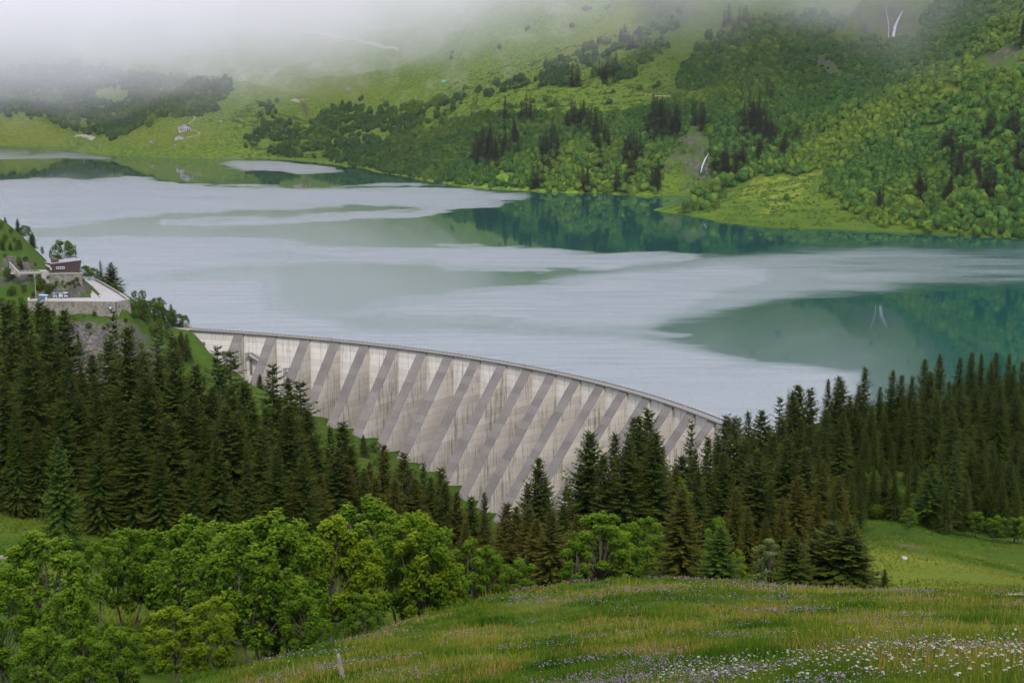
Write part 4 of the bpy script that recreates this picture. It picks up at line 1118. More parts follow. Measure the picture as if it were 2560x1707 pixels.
br([
 ('m2', 1145, 1262, 545, 1.4, "soft green tree at the foot of the dam's tallest buttresses"), ('m4', 1180, 1280, 540, 1.3, "bushy tree on the bank under the dam's tallest buttresses"),
 ('m4', 1020, 1190, 580, 1.3, "bushy tree on the green slope at the dam's foot"), ('m1', 930, 1100, 630, 1.1, "low tree on the green slope left of the dam's foot"),
 ('m0', 1050, 1200, 560, 1.2, "lower bushy tree on the green slope at the dam's foot"),
], "soft green trees at the dam's foot")
rf_ = np.random.default_rng(77)
for px, py, d in [(2160, 1080, 268), (2190, 1060, 280), (2215, 1030, 292), (2255, 1040, 286), (2270, 1090, 272), (2300, 1070, 280), (2330, 1050, 286), (2360, 1080, 276), (2410, 1070, 276), (2430, 1110, 262), (2460, 1130, 262), (2500, 1150, 258), (2530, 1150, 256), (2560, 1120, 262),
                  (2160, 1150, 250), (2185, 1170, 248), (2215, 1165, 250), (2240, 1185, 246), (2270, 1190, 244), (2150, 1200, 238), (2420, 1200, 244), (2370, 1210, 240), (2545, 1220, 242), (2205, 1120, 266), (2290, 1150, 262), (2355, 1150, 258), (2420, 1180, 252), (2510, 1200, 250), (2200, 965, 300), (2150, 960, 304), (2260, 985, 296), (2130, 985, 292), (2360, 990, 296), (2470, 960, 306), (2545, 965, 306), (2590, 980, 300), (2060, 1075, 250), (2000, 1040, 268), (1960, 1040, 270), (1920, 1060, 262), (1885, 1080, 258), (2150, 1140, 250), (2130, 1180, 236), (2320, 1000, 292), (2390, 960, 306)]:
    plant("spruce_tree", "t%d" % rf_.integers(7), px, py, d, "dark spruce packed between others in the stand on the right", "spruce tree", RS, 1.15)
for px, py, d in [(25, 830, 222), (60, 900, 210), (135, 900, 216), (205, 905, 220), (250, 930, 205), (345, 870, 222), (380, 960, 204), (430, 950, 214), (470, 930, 222), (520, 960, 214), (575, 960, 208), (600, 1020, 200), (665, 1010, 212), (740, 1040, 214), (780, 1020, 222), (820, 1060, 216),
                  (45, 820, 244), (185, 930, 236), (300, 900, 232), (150, 1000, 200), (90, 980, 204), (310, 1000, 198), (455, 1010, 200), (510, 1040, 196), (650, 1060, 196), (880, 1110, 222), (700, 985, 218), (905, 1165, 204), (940, 1190, 200), (1020, 1170, 216), (1075, 1190, 212), (1120, 1200, 214), (1320, 1260, 200), (1410, 1260, 196), (1470, 1180, 214), (1660, 1110, 216), (1690, 1160, 214), (1745, 1170, 216), (1820, 1130, 228), (1800, 1080, 244), (1870, 1160, 214), (1910, 1170, 216), (1950, 1150, 222)]:
    L_ = px < 860
    plant("spruce_tree", ("t%d" % rf_.integers(7)) if L_ or rf_.random() < .5 else "b%d" % rf_.integers(4), px, py, d, "dark spruce packed between others in the stand on the left" if L_ else "russet spruce in the belt of trees below the dam", "spruce tree", LS if L_ else CS, 1.15)
def bushes(poly, n, h0, h1, lab, grp, dmin, keys=("m4", "m2", "m1", "m0")):
    k = 0
    xs = [p[0] for p in poly]; ys = [p[1] for p in poly]
    while k < n:
        a, b = rf_.uniform(min(xs), max(xs)), rf_.uniform(min(ys), max(ys))
        if not in_poly(np.array([a]), np.array([b]), poly)[0]: continue
        k += 1
        g = hit(a, b, dmin)
        if g[2] < 0.4 and dmin > 500: continue
        cm, tm, H0 = P_M[keys[rf_.integers(len(keys))]]; h = rf_.uniform(h0, h1)
        o = thing("bush", lab, "bush", (g[0], g[1], g[2] - h * .12), rf_.uniform(0, 6.28), grp, (h / H0 * 1.25, h / H0 * 1.25, h / H0))
        link("crown", cm, o); link("trunk", tm, o)
PB = ("leafy bush on the rocky promontory around the terrace", "bushes on the promontory")
bushes([(0, 690), (60, 700), (70, 748), (60, 800), (0, 800)], 12, 4, 8, *PB, 560)
bushes([(75, 690), (125, 700), (128, 740), (75, 744)], 14, 3, 5.5, *PB, 700)
bushes([(110, 706), (205, 702), (215, 722), (110, 724)], 14, 1.5, 3, *PB, 700)
bushes([(60, 788), (330, 788), (340, 830), (60, 830)], 20, 1.5, 4, *PB, 600)
bushes([(325, 770), (360, 765), (440, 812), (420, 860), (340, 830)], 12, 3, 6, *PB, 600)
bushes([(338, 772), (375, 782), (455, 818), (440, 822), (360, 800)], 7, 8, 13, 'leafy tree on the shore slope between terrace and dam', 'shore trees below the terrace', 640, ('m3', 'm1', 'm4'))
bushes([(205, 690), (240, 690), (310, 735), (300, 728), (240, 700)], 9, 4, 7, "leafy bush along the lakeside edge of the terrace road", "bushes by the terrace road", 740)
bushes([(150, 830), (340, 830), (400, 900), (150, 930)], 12, 2, 4.5, *PB, 560)
bushes([(0, 570), (40, 600), (100, 670), (0, 690)], 14, 2, 5, *PB, 700)
bushes([(900, 1110), (1000, 1150), (1130, 1250), (1180, 1290), (1080, 1270), (900, 1180)], 14, 3, 7, "bushy shrub on the green slope below the dam", "shrubs below the dam", 480)
bushes([(120, 1600), (640, 1560), (700, 1640), (560, 1680), (300, 1707), (120, 1707)], 22, 1.5, 3.5, 'low leafy undergrowth bush beneath the near maples', 'undergrowth beneath the maples', 45)
bushes([(700, 1560), (1100, 1490), (1180, 1505), (900, 1580), (740, 1630)], 14, 1.5, 3.2, 'low leafy undergrowth bush beneath the near maples', 'undergrowth beneath the maples', 60)
bushes([(2160, 1230), (2560, 1290), (2560, 1330), (2180, 1310)], 26, 2, 4.5, "low leafy bush under the stand of spruces on the right", "bushes under the right stand", 225)
bad = [q for q in report if q[4] < 3 or q[4] > 36]
print("TREES", len(report), "odd:", bad)

# ------------------------------------------------------------------ far woods
def blob(seed, sub=2, leafy=100):
    import bmesh
    r = np.random.default_rng(seed)
    bm = bmesh.new(); bmesh.ops.create_icosphere(bm, subdivisions=sub, radius=1.0)
    V = np.array([v.co[:] for v in bm.verts]); T = np.array([[v.index for v in f.verts] for f in bm.faces]); bm.free()
    k = r.normal(0, 1, (9, 3)); k = norm(k); amp = r.uniform(0.15, 0.4, 9)
    d = norm(V)
    rad = 0.62 + sum(a * np.clip((d @ q - 0.55) / 0.45, 0, 1) ** 0.7 for a, q in zip(amp, k)) + r.normal(0, 0.07, len(V))
    V = d * rad[:, None]
    V[:, 2] = np.where(V[:, 2] < 0, V[:, 2] * 0.9, V[:, 2] * 1.05)
    dd = norm(r.normal(0, 1, (leafy, 3)) + [0, 0, 0.5])
    P = dd * np.interp(r.random(leafy), [0, 1], [0.75, 1.0])[:, None]
    D = norm(dd + r.normal(0, 0.7, (leafy, 3))); S = norm(np.cross(D, r.normal(0, 1, (leafy, 3))))
    Q = quads_at(P, D, S, r.uniform(0.25, 0.45, leafy) * (100 / leafy) ** 0.35, r.uniform(0.2, 0.35, leafy) * (100 / leafy) ** 0.35).reshape(-1, 3)
    nq = len(Q) // 4
    base = len(V) + np.arange(nq)[:, None] * 4
    T2 = np.concatenate([base + [0, 1, 2], base + [0, 2, 3]])
    V = np.concatenate([V, Q]); T = np.concatenate([T, T2])
    V[:, 2] += 0.75
    return V, T
BLOBS = [blob(500 + k) for k in range(8)]
BL_ME = []
for V, T in BLOBS:
    BL_ME.append(None)

WOODS = [  # polygon in the photo, cover, metres
 ([(1690, 208), (1740, 130), (1800, 85), (1900, 50), (2020, 40), (2110, 60), (2100, 100), (2150, 100), (2290, 100), (2330, 0), (2560, -300), (3600, -300), (3600, 720), (2560, 605), (2440, 590), (2300, 574), (2190, 562), (2120, 525), (2070, 480), (2080, 440), (2000, 432), (1900, 440), (1850, 452), (1800, 478), (1740, 500), (1752, 470), (1775, 440), (1768, 400), (1790, 350), (1760, 330), (1735, 270), (1705, 240)], 1.4),
 ([(870, 300), (990, 268), (1050, 255), (1150, 250), (1330, 190), (1450, 120), (1540, 100), (1640, 70), (1700, 30), (1700, 80), (1600, 190), (1450, 225), (1300, 218), (1180, 262), (1080, 312), (960, 340), (880, 365)], 0.5),
 ([(868, 417), (880, 378), (1000, 345), (1100, 325), (1190, 292), (1330, 288), (1560, 288), (1650, 268), (1705, 245), (1720, 300), (1690, 380), (1655, 420), (1640, 486), (1500, 482), (1300, 474), (1180, 464), (1100, 454), (1000, 440)], 1.2),
 ([(-700, 150), (0, 170), (80, 165), (200, 160), (330, 185), (500, 200), (590, 205), (570, 240), (525, 285), (462, 290), (400, 296), (345, 328), (290, 345), (240, 338), (130, 312), (80, 292), (0, 290), (-700, 290)], 0.93),
 ([(620, 352), (640, 300), (690, 255), (702, 290), (735, 330), (790, 300), (860, 250), (900, 270), (905, 400), (870, 418), (820, 402), (700, 387), (630, 372)], 0.55),
 ([(2500, -700), (3600, -700), (3600, -200), (2000, -200), (1900, -700)], 0.5),
]
CLEAR = [[(2345, 228), (2365, 210), (2400, 220), (2395, 250), (2345, 252)], [(2430, 150), (2470, 130), (2560, 110), (2560, 170), (2500, 190), (2440, 185)], [(2010, 438), (2150, 385), (2170, 392), (2060, 445)],
         [(2080, 60), (2130, 75), (2150, 105), (2085, 110), (2060, 90)], [(2130, 10), (2300, 5), (2300, 92), (2140, 92)], [(230, 225), (330, 225), (330, 262), (250, 262)], [(2020, 130), (2060, 130), (2115, 195), (2080, 205)],
         [(1700, 335), (1760, 345), (1785, 400), (1790, 465), (1730, 486), (1690, 450), (1668, 395)], [(2290, 320), (2370, 312), (2375, 330), (2300, 338)], [(1240, 430), (1290, 425), (1300, 455), (1230, 455)]]
CON = [(1215, 400, 36, 42, 12), (1270, 370, 30, 42, 8), (1320, 300, 22, 14, 3), (1372, 380, 24, 50, 9), (1450, 320, 34, 24, 8), (1500, 375, 22, 48, 8), (1580, 400, 26, 48, 8), (1640, 318, 38, 44, 14), (1688, 330, 14, 28, 6),
       (1640, 460, 14, 26, 3), (1745, 322, 18, 20, 4), (1880, 318, 34, 46, 16), (1925, 350, 18, 26, 5), (1808, 430, 24, 26, 6), (1850, 425, 20, 20, 4), (1895, 390, 14, 18, 3), (1955, 390, 12, 14, 3), (1990, 360, 8, 8, 1), (2300, 490, 24, 20, 4),
       (2395, 425, 24, 40, 6), (2440, 440, 20, 26, 4), (2475, 470, 20, 34, 6), (2530, 335, 20, 14, 3), (2475, 345, 16, 14, 3), (2375, 500, 12, 10, 2), (2200, 530, 8, 8, 1), (2200, 512, 8, 8, 1), (2550, 420, 12, 30, 3), (2555, 110, 8, 14, 2),
       (1525, 190, 30, 26, 5), (1570, 115, 30, 16, 5), (1445, 210, 18, 14, 3), (1260, 300, 8, 6, 1), (1450, 480, 30, 4, 2), (1560, 478, 30, 4, 3), (1340, 470, 20, 4, 2), (1840, 75, 40, 20, 5), (1925, 250, 8, 10, 1), (2365, 380, 20, 10, 3)]
def x_p(a): return a
def scatter_woods():
    r = np.random.default_rng(11)
    n = 60000
    th = r.uniform(-0.62, 0.62, n * 5); ll = np.log(np.sqrt(np.r_[r.uniform(1180 ** 2, 2400 ** 2, n * 3), r.uniform(1180 ** 2, 4700 ** 2, n * 2)]))
    d = np.exp(ll); x, y = d * np.sin(th), d * np.cos(th); z = height(x, y)
    ok = z > 0.25
    x, y, z, d = x[ok], y[ok], z[ok], d[ok]
    px, py = proj(np.stack([x, y, z], -1))
    wx, wy = px + 22 * fbm(px / 34, py / 18, 3, 91), py + 10 * fbm(px / 34, py / 18, 3, 92)
    keep = np.zeros(len(x), bool)
    gap = fbm(x / 55, y / 55, 3, 93)
    for P_, cov in WOODS:
        keep |= in_poly(wx, wy, P_) & (gap < (cov - 0.5) * 2.0 + 0.05)
    for P_ in CLEAR:
        keep &= ~in_poly(wx, wy, P_)
    # scattered bushes on the open slopes
    keep |= (gap > 0.75) & (r.random(len(x)) < 0.10) & (d < 3300) & (px > 600)
    x, y, z, d, px, py = (q[keep] for q in (x, y, z, d, px, py))
    for cx, cy_, ex, ey, n_ in CON:
        inside = ((x_p(px) - cx) / (ex + 6)) ** 2 + ((py - cy_) / (ey + 4)) ** 2 < 1
        keep_c = ~inside | (r.random(len(px)) < 0.35)
        x, y, z, d, px, py = (q[keep_c] for q in (x, y, z, d, px, py))
    # thin out to crown spacing
    rad = np.where(r.random(len(x)) < 0.25, r.uniform(2.0, 3.2, len(x)), r.uniform(3.0, 5.6, len(x))) * np.where(d > 2300, 1.3, np.where(px > 2000, 0.86, 1.0)) * np.where(px > 1700, 1.05, 0.9)
    cell = {}
    out = []
    for i in range(len(x)):
        c = (int(x[i] // 7), int(y[i] // 7)); good = True
        for a in (-1, 0, 1):
            for b in (-1, 0, 1):
                for j in cell.get((c[0] + a, c[1] + b), ()):
                    if (x[i] - x[j]) ** 2 + (y[i] - y[j]) ** 2 < (0.72 * (rad[i] + rad[j])) ** 2: good = False; break
                if not good: break
            if not good: break
        if good:
            cell.setdefault(c, []).append(i); out.append(i)
    out = np.array(out)
    return tuple(q[out] for q in (x, y, z, d, px, py, rad))
wx_, wy_, wz_, wd_, wpx, wpy, wr_ = scatter_woods()
print("WOOD TREES", len(wx_))

FAR_SPR = [spruce_proto(600 + k, 24, [6.6, 5.6, 7.4][k], 1.15, 0.03, step=0.95) for k in range(3)]
FS_ME = []
for c, t in FAR_SPR:
    FS_ME.append(new_mesh("far_spruce_tree", c[0], c[1], M_FAR_SPRUCE, False, {"tip": c[2]}))
r = np.random.default_rng(5)
fsp = []
for cx, cy_, ex, ey, n in CON:
    for k in range(int(n * 1.5 + .5)):
        a, q = r.uniform(0, 6.28), math.sqrt(r.random())
        px, py = cx + ex * q * math.cos(a), cy_ + ey * q * math.sin(a)
        g = hit(px, py, 1150)
        if g[2] < 0.5: g = hit(px, py - 14, 1150)
        d = math.hypot(g[0], g[1])
        h = r.uniform(19, 30) * np.clip(d / 1700, 0.8, 1.25)
        fsp.append((d, h, g, r.integers(3), r.uniform(0, 6.28), r.uniform(0.9, 1.3), py, px))
fsp.sort(key=lambda q: -q[1] / q[0])
VV, TT, AT, n = [], [], [], 0
for i, (d, h, g, k, a, w, py, px) in enumerate(fsp):
    if i < 26:
        o = link("spruce_tree", FS_ME[k], None, (g[0], g[1], g[2] - 0.3), a, (h / 24 * w, h / 24 * w, h / 24))
        where = "on the slope above the right shore" if px > 2250 else "beside the ravine of the lower waterfall" if px > 1600 else "in the wood along the middle of the far shore"
        tag(o, "dark spruce standing " + where, "spruce tree", "far spruces " + where)
    else:
        V, Fq, tp = FAR_SPR[k][0]; ca, sa = math.cos(a), math.sin(a); s_x = h / 24 * w
        W = np.c_[(V[:, 0] * ca - V[:, 1] * sa) * s_x + g[0], (V[:, 0] * sa + V[:, 1] * ca) * s_x + g[1], V[:, 2] * h / 24 + g[2] - .3]
        VV.append(W.astype(np.float32)); TT.append(Fq + n); AT.append(tp); n += len(V)
n_fs = len(fsp)
o = link("far_spruces", new_mesh("far_spruces", np.concatenate(VV), np.concatenate(TT), M_FAR_SPRUCE, False, {"tip": np.concatenate(AT)}))
tag(o, "clumps of dark spruces in the broadleaf wood of the far slopes", "wood", None, 'stuff')
print("FAR SPRUCES", n_fs)

# the 240 wood trees that show largest stand as objects of their own, the rest is one mass
def wood():
    vis = (wpx > -40) & (wpx < 2600) & (wpy > -60) & (wpy < 640)
    size = np.where(vis, wr_ / wd_, 0)
    order = np.argsort(-size)
    own = set(order[:230].tolist())
    r = np.random.default_rng(3)
    mes = [new_mesh("far_wood_tree", V, T, M_FAR_LEAF, False, {"tint": np.full(len(V), [0.05, 0.15, 0.3, 0.1, 0.2, 0.4, 0.0, 0.1][k])}) for k, (V, T) in enumerate([blob(560 + k, 3, 620) for k in range(8)])]
    VV, TT, AT, n = [], [], [], 0
    tone = np.clip(0.10 + 0.13 * poly_soft(wpx, wpy, [(1950, 330), (2150, 200), (2560, -50), (2800, -50), (2800, 260), (2400, 330), (2100, 420)], 60) + 0.12 * poly_soft(wpx, wpy, [(1700, 500), (1800, 430), (2200, 400), (2600, 560), (2600, 620)], 40) + 0.5 * fbm(wx_ / 200, wy_ / 200, 2, 95) + r.normal(0, 0.16, len(wx_)), 0, 1)  # varied tone, plus a painted sunlit tint on the upper right wood
    for i in range(len(wx_)):
        q = wr_[i]; hz = q * r.uniform(0.95, 1.45); a = r.uniform(0, 6.28)
        if i in own:
            o = link("leafy_tree", mes[r.integers(8)], None, (wx_[i], wy_[i], wz_[i] - 0.2), a, (q, q, hz))
            tag(o, "rounded green tree of the wood near the right shore", "broadleaf tree", "rounded trees of the wood near the right shore")
            continue
        V, T = BLOBS[(i * 7) % 8]
        if wd_[i] > 2000 and False: pass
        ca, sa = math.cos(a), math.sin(a)
        W = np.empty_like(V)
        W[:, 0] = (V[:, 0] * ca - V[:, 1] * sa) * q + wx_[i]; W[:, 1] = (V[:, 0] * sa + V[:, 1] * ca) * q + wy_[i]; W[:, 2] = V[:, 2] * hz + wz_[i] - 0.2
        VV.append(W.astype(np.float32)); TT.append(T + n); AT.append(np.full(len(V), tone[i], np.float32)); n += len(V)
    me = new_mesh("far_wood", np.concatenate(VV), np.concatenate(TT), M_FAR_LEAF, False, {"tint": np.concatenate(AT)})
    o = link("far_wood", me)
    tag(o, "light and dark green broadleaf wood covering the far mountain slopes", "wood", None, 'stuff')
wood()

def shrubs():
    r = np.random.default_rng(41)
    m = 240000; th = r.uniform(-0.25, 0.36, m); d = np.sqrt(r.uniform(1240 ** 2, 3400 ** 2, m)); x, y = d * np.sin(th), d * np.cos(th); z = height(x, y)
    px, py = proj(np.stack([x, y, z], -1)); g = fbm(x / 26, y / 26, 4, 97, 0.6)
    k = np.zeros(m, bool)
    for P_, t in (([(1640, 527), (1760, 500), (1900, 450), (2070, 438), (2080, 480), (2150, 540), (2190, 566), (1900, 567), (1760, 556)], 0.02), ([(1000, 300), (1150, 200), (1400, 120), (1600, 60), (1760, 220), (1650, 275), (1200, 292), (1000, 345)], 0.30),
                  ([(560, 300), (640, 250), (760, 300), (860, 300), (860, 400), (620, 392)], 0.25), ([(1655, 400), (1700, 340), (1790, 350), (1790, 470), (1650, 480)], 0.15)):
        k |= in_poly(px, py, P_) & (g > t)
    k &= (z > .6); x, y, z = x[k], y[k], z[k]
    V0, T0 = blob(700, 1, 14); n0 = len(V0); n = len(x)
    q = r.uniform(.7, 1.9, n); a = r.uniform(0, 6.28, n); ca, sa = np.cos(a)[:, None], np.sin(a)[:, None]
    V = np.stack([(V0[None, :, 0] * ca - V0[None, :, 1] * sa) * q[:, None] + x[:, None], (V0[None, :, 0] * sa + V0[None, :, 1] * ca) * q[:, None] + y[:, None], V0[None, :, 2] * q[:, None] * .6 + z[:, None] - .25], -1).reshape(-1, 3)
    T = (T0[None] + np.arange(n)[:, None, None] * n0).reshape(-1, 3)
    o = link("far_shrubs", new_mesh("far_shrubs", V, T, M_FAR_LEAF, False, {"tint": np.repeat(np.clip(r.normal(.35, .2, n), 0, 1), n0)}))
    tag(o, "low ferns and shrubs dotting the open far slopes and the spit", None, None, 'stuff')
shrubs()

# ------------------------------------------------------------------ built things on the promontory and the dam
from mathutils.geometry import tessellate_polygon
def poly_solid(mb, poly, z0, z1):
    n = len(poly)
    z1 = np.broadcast_to(np.asarray(z1, float), n); z0 = np.broadcast_to(np.asarray(z0, float), n)
    V = [(p[0], p[1], a) for p, a in zip(poly, z0)] + [(p[0], p[1], a) for p, a in zip(poly, z1)]
    T = tessellate_polygon([[Vector((p[0], p[1], 0)) for p in poly]])
    T = [tuple(t) for t in T]
    area = sum(poly[i][0] * poly[(i + 1) % n][1] - poly[(i + 1) % n][0] * poly[i][1] for i in range(n))
    def up(t):
        (a, b), (c, d), (e, f) = [poly[i][:2] for i in t]
        return (c - a) * (f - b) - (e - a) * (d - b) > 0
    T = [t if up(t) else t[::-1] for t in T]
    Q = [(i, (i + 1) % n, n + (i + 1) % n, n + i) if area > 0 else ((i + 1) % n, i, n + i, n + (i + 1) % n) for i in range(n)]
    mb.add(V, Q, [tuple(n + i for i in t) for t in T] + [t[::-1] for t in T])
    return mb

def m_masonry(name, a, b_, mortar, scale=0.9):
    m, nt, b = mat(name)
    g = nt.nodes.new("ShaderNodeNewGeometry")
    v = nt.nodes.new("ShaderNodeTexVoronoi"); v.inputs["Scale"].default_value = scale
    nt.links.new(g.outputs["Position"], v.inputs["Vector"])
    c = mixc(nt, v.outputs["Color"], a, b_)
    sep = nt.nodes.new("ShaderNodeSeparateColor"); nt.links.new(v.outputs["Color"], sep.inputs[0])
    c = mixc(nt, sep.outputs[0], a, b_)
    c = mixc(nt, ramp(nt, v.outputs["Distance"], [(0.35, 0.0), (0.75, 1.0)]), c, mortar)
    c = mixc(nt, ramp(nt, noise(nt, 0.35, 5, 0.7, stretch=(1, 1, 0.5)), [(0.5, 0.0), (0.68, 0.85)]), c, (0.045, 0.06, 0.03))
    nt.links.new(c, b.inputs["Base Color"]); b.inputs["Roughness"].default_value = 0.95; b.inputs["Specular IOR Level"].default_value = 0.1
    return m
M_STONE = m_masonry("rubble_masonry", (0.155, 0.135, 0.12), (0.075, 0.068, 0.062), (0.15, 0.138, 0.125))
M_ASPH = plain("worn_asphalt", (0.19, 0.18, 0.185), 0.95, 0.12, 0.3)
M_COPE = plain("pale_coping", (0.19, 0.178, 0.165), 0.9, 0.15, 1.0)
M_CLAD = plain("maroon_cladding", (0.022, 0.009, 0.011), 0.6, 0.2, 0.8)
M_ROOF = plain("grey_metal_roof", (0.11, 0.11, 0.125), 0.5, 0.08, 0.6)
M_WHITE = plain("white_paint", (0.4, 0.4, 0.4), 0.6, 0.05)
M_GLASS, nt_, b_g = mat("window_glass"); b_g.inputs["Base Color"].default_value = (0.02, 0.025, 0.03, 1); b_g.inputs["Roughness"].default_value = 0.12
M_BLUE = plain("blue_paint", (0.02, 0.07, 0.22), 0.5)
M_RED = plain("red_paint", (0.38, 0.03, 0.03), 0.5)
M_WOOD = plain("grey_wood", (0.13, 0.115, 0.10), 0.9, 0.35, 6.0)
M_DWOOD = plain("dark_timber", (0.045, 0.03, 0.025), 0.9, 0.3, 2.0)
M_GRAVEL = plain("pale_gravel", (0.27, 0.25, 0.21), 0.95, 0.2, 0.2)
M_ROCKM, nt_, b_r = mat("boulder_stone")
nt_.links.new(ramp(nt_, noise(nt_, 0.9, 6, 0.7), [(0.3, (0.11, 0.10, 0.095)), (0.65, (0.28, 0.26, 0.245))]), b_r.inputs["Base Color"]); b_r.inputs["Roughness"].default_value = 0.95

terr = [tuple(at_z(x, y, TZ)[:2]) for x, y in terr_px]
T_ = poly_solid(MB(), terr, TZ - 1.2, TZ).build("road", M_ASPH)
tag(T_, "grey asphalt terrace and road above the stone retaining wall", None, None, 'structure')
rw = thing("retaining_wall", "long rubble stone retaining wall with coping below the asphalt terrace", "wall")
front = [tuple(at_z(x, y, TZ)[:2]) for x, y in [(72, 748), (72, 756), (180, 757), (289, 758), (322, 752), (301, 737)]]
def ribbon_wall(pts, thick, z0, z1):
    pts = np.array(pts); mb = MB()
    for i in range(len(pts) - 1):
        a, b = pts[i], pts[i + 1]; t = (b - a) / np.linalg.norm(b - a); n = np.array([t[1], -t[0]])
        e = 0.004 * (i % 2); a2, b2 = a - t * 0.02, b + t * 0.02
        q = [a2 - n * (thick / 2 + e), b2 - n * (thick / 2 + e), b2 + n * (thick / 2 + e), a2 + n * (thick / 2 + e)]
        mb.hexa([(*p, z0 - e) for p in q], [(*p, z1 + e) for p in q])
    return mb
def rwm():
    mb = MB(); pts = np.array(front)
    for i in range(len(pts) - 1):
        a, b = pts[i], pts[i + 1]; t = (b - a) / np.linalg.norm(b - a); n = np.array([t[1], -t[0]])
        o = 0.45
        zb = 13.0
        mb.hexa([(*(a - n * .2), zb), (*(b - n * .2), zb), (*(b + n * 1.7), zb), (*(a + n * 1.7), zb)], [(*(a - n * .2), TZ + .7), (*(b - n * .2), TZ + .7), (*(b + n * o), TZ + .7), (*(a + n * o), TZ + .7)])
    return mb
rwm().build("masonry", M_STONE, rw)
ribbon_wall([np.array(p) for p in front], 1.0, TZ + 0.7, TZ + 0.95).build("coping", M_COPE, rw)
vg = [tuple(at_z(x, y, TZ)[:2]) for x, y in [(203, 700), (210, 701), (230, 716), (252, 739), (247, 741), (226, 722)]]
V_ = poly_solid(MB(), vg, TZ - 0.3, TZ + 0.35).build("verge", M_GROUND); tag(V_, "strip of grass between the two arms of the terrace road", None, None, 'structure')
gw = thing("guard_wall", "low pale wall along the lakeside edge of the terrace road", "wall")
ribbon_wall([at_z(x, y, TZ)[:2] for x, y in [(240, 702), (262, 714), (284, 727), (303, 738)]], 0.5, TZ - 0.5, TZ + 0.9).build("masonry", M_STONE, gw)
ribbon_wall([at_z(x, y, TZ)[:2] for x, y in [(240, 702), (262, 714), (284, 727), (303, 738)]], 0.6, TZ + 0.9, TZ + 1.05).build("coping", M_COPE, gw)
fn = thing("railing", "pale metal railing across the upper end of the terrace road", "railing")
fm = MB(); fl_ = [at_z(x, y, TZ)[:2] for x, y in [(200, 698), (212, 697), (226, 697), (240, 702)]]
for a, b in zip(fl_[:-1], fl_[1:]):
    for q in np.linspace(0, 1, 6)[:-1]:
        p = a + (b - a) * q; fm.box(p[0] - .08, p[1] - .08, TZ - 1, p[0] + .08, p[1] + .08, TZ + 1.2)
fm.build("post", M_STEEL, fn)["kind"] = "stuff"
fm = MB(); fm.tube([(*p, TZ + 1.15) for p in fl_], 0.06, 4); fm.tube([(*p, TZ + .6) for p in fl_], 0.04, 4); fm.build("rail", M_STEEL, fn)

# restaurant
RC = at_z(131, 685, 35.0)[:2]
ru = np.array([13.0, 2.6]); ru /= np.linalg.norm(ru); rwv = np.array([-8.0, 13.0]); rwv /= np.linalg.norm(rwv)
def RL(a, b, z): return (*(RC + ru * a + rwv * b), z)
rest = thing("restaurant", "dark maroon clad building with slanting grey roof on a stone base above the terrace", "building", (0, 0, 0))
W_, D_ = 14.2, 14.0
zb = 36.3
tops = {'FL': 40.2, 'FR': 41.8, 'BR': 41.6, 'BL': 39.6}
mb = MB(); fl = 0.6
mb.hexa([RL(0, 0, zb), RL(W_ - 0.4, 0, zb), RL(W_ - 0.4, D_, zb), RL(0, D_, zb)],
        [RL(-.1, -.3, tops['FL']), RL(W_ + fl, -.3, tops['FR']), RL(W_ + fl, D_, tops['BR']), RL(-.1, D_, tops['BL'])])
mb.build("cladding", M_CLAD, rest)
mb = MB()
mb.hexa([RL(-.4, -.6, tops['FL'] + .01), RL(W_ + fl + .3, -.6, tops['FR'] + .01), RL(W_ + fl + .3, D_ + .3, tops['BR'] + .01), RL(-.4, D_ + .3, tops['BL'] + .01)],
        [RL(-.4, -.6, tops['FL'] + .3), RL(W_ + fl + .3, -.6, tops['FR'] + .3), RL(W_ + fl + .3, D_ + .3, tops['BR'] + .3), RL(-.4, D_ + .3, tops['BL'] + .3)])
rf = mb.build("roof", M_ROOF, rest)
mb = MB(); mb.hexa([RL(1.2, 3, 40), RL(4.2, 3, 40), RL(4.2, 6.5, 40), RL(1.2, 6.5, 40)], [RL(1.2, 3, 42.3), RL(4.2, 3, 42.3), RL(4.2, 6.5, 42.5), RL(1.2, 6.5, 42.5)]); mb.build("chimney", M_CLAD, rf)
mb = MB(); mb.hexa([RL(1.0, 1, 35), RL(11.8, 1, 35), RL(11.8, 11, 35), RL(1.0, 11, 35)], [RL(1.0, 1, zb - .01), RL(11.8, 1, zb - .01), RL(11.8, 11, zb - .01), RL(1, 11, zb - .01)]); mb.build("ground_floor", M_COPE, rest)
def window(parent, o, du, dz, n, off, frame=0.18):
    """strip window: o corner (3), du across (3), dz up; n panes"""
    o, du, dz, off = map(lambda q: np.array(q, float), (o, du, dz, off))
    f = MB(); g = MB(); L = np.linalg.norm(du); u = du / L
    def bar(a, b, c, d, e):
        f.hexa([a, b, b + off * e, a + off * e], [d, c, c + off * e, d + off * e])
    H = np.linalg.norm(dz); w = dz / H
    bar(o, o + du, o + du + w * frame, o + w * frame, 1.0); bar(o + dz - w * frame, o + du + dz - w * frame, o + du + dz, o + dz, 1.0)
    for k in range(n + 1):
        x = (L - frame) * k / n
        a = o + u * x + w * frame * 1.01; b = a + u * frame; c = b + w * (H - 2.02 * frame); d = a + w * (H - 2.02 * frame)
        bar(a, b, c, d, 0.9)
    a = o + u * frame * .5 + w * frame * .5; b = a + u * (L - frame); g.hexa([a, b, b + off * .35, a + off * .35], [a + w * (H - frame), b + w * (H - frame), b + w * (H - frame) + off * .35, a + w * (H - frame) + off * .35])
    fo = f.build("window", M_WHITE, parent); g.build("pane", M_GLASS, fo)
outw = np.array([*(-rwv), 0]) * 0.3; outl = np.array([*(-ru), 0]) * 0.3
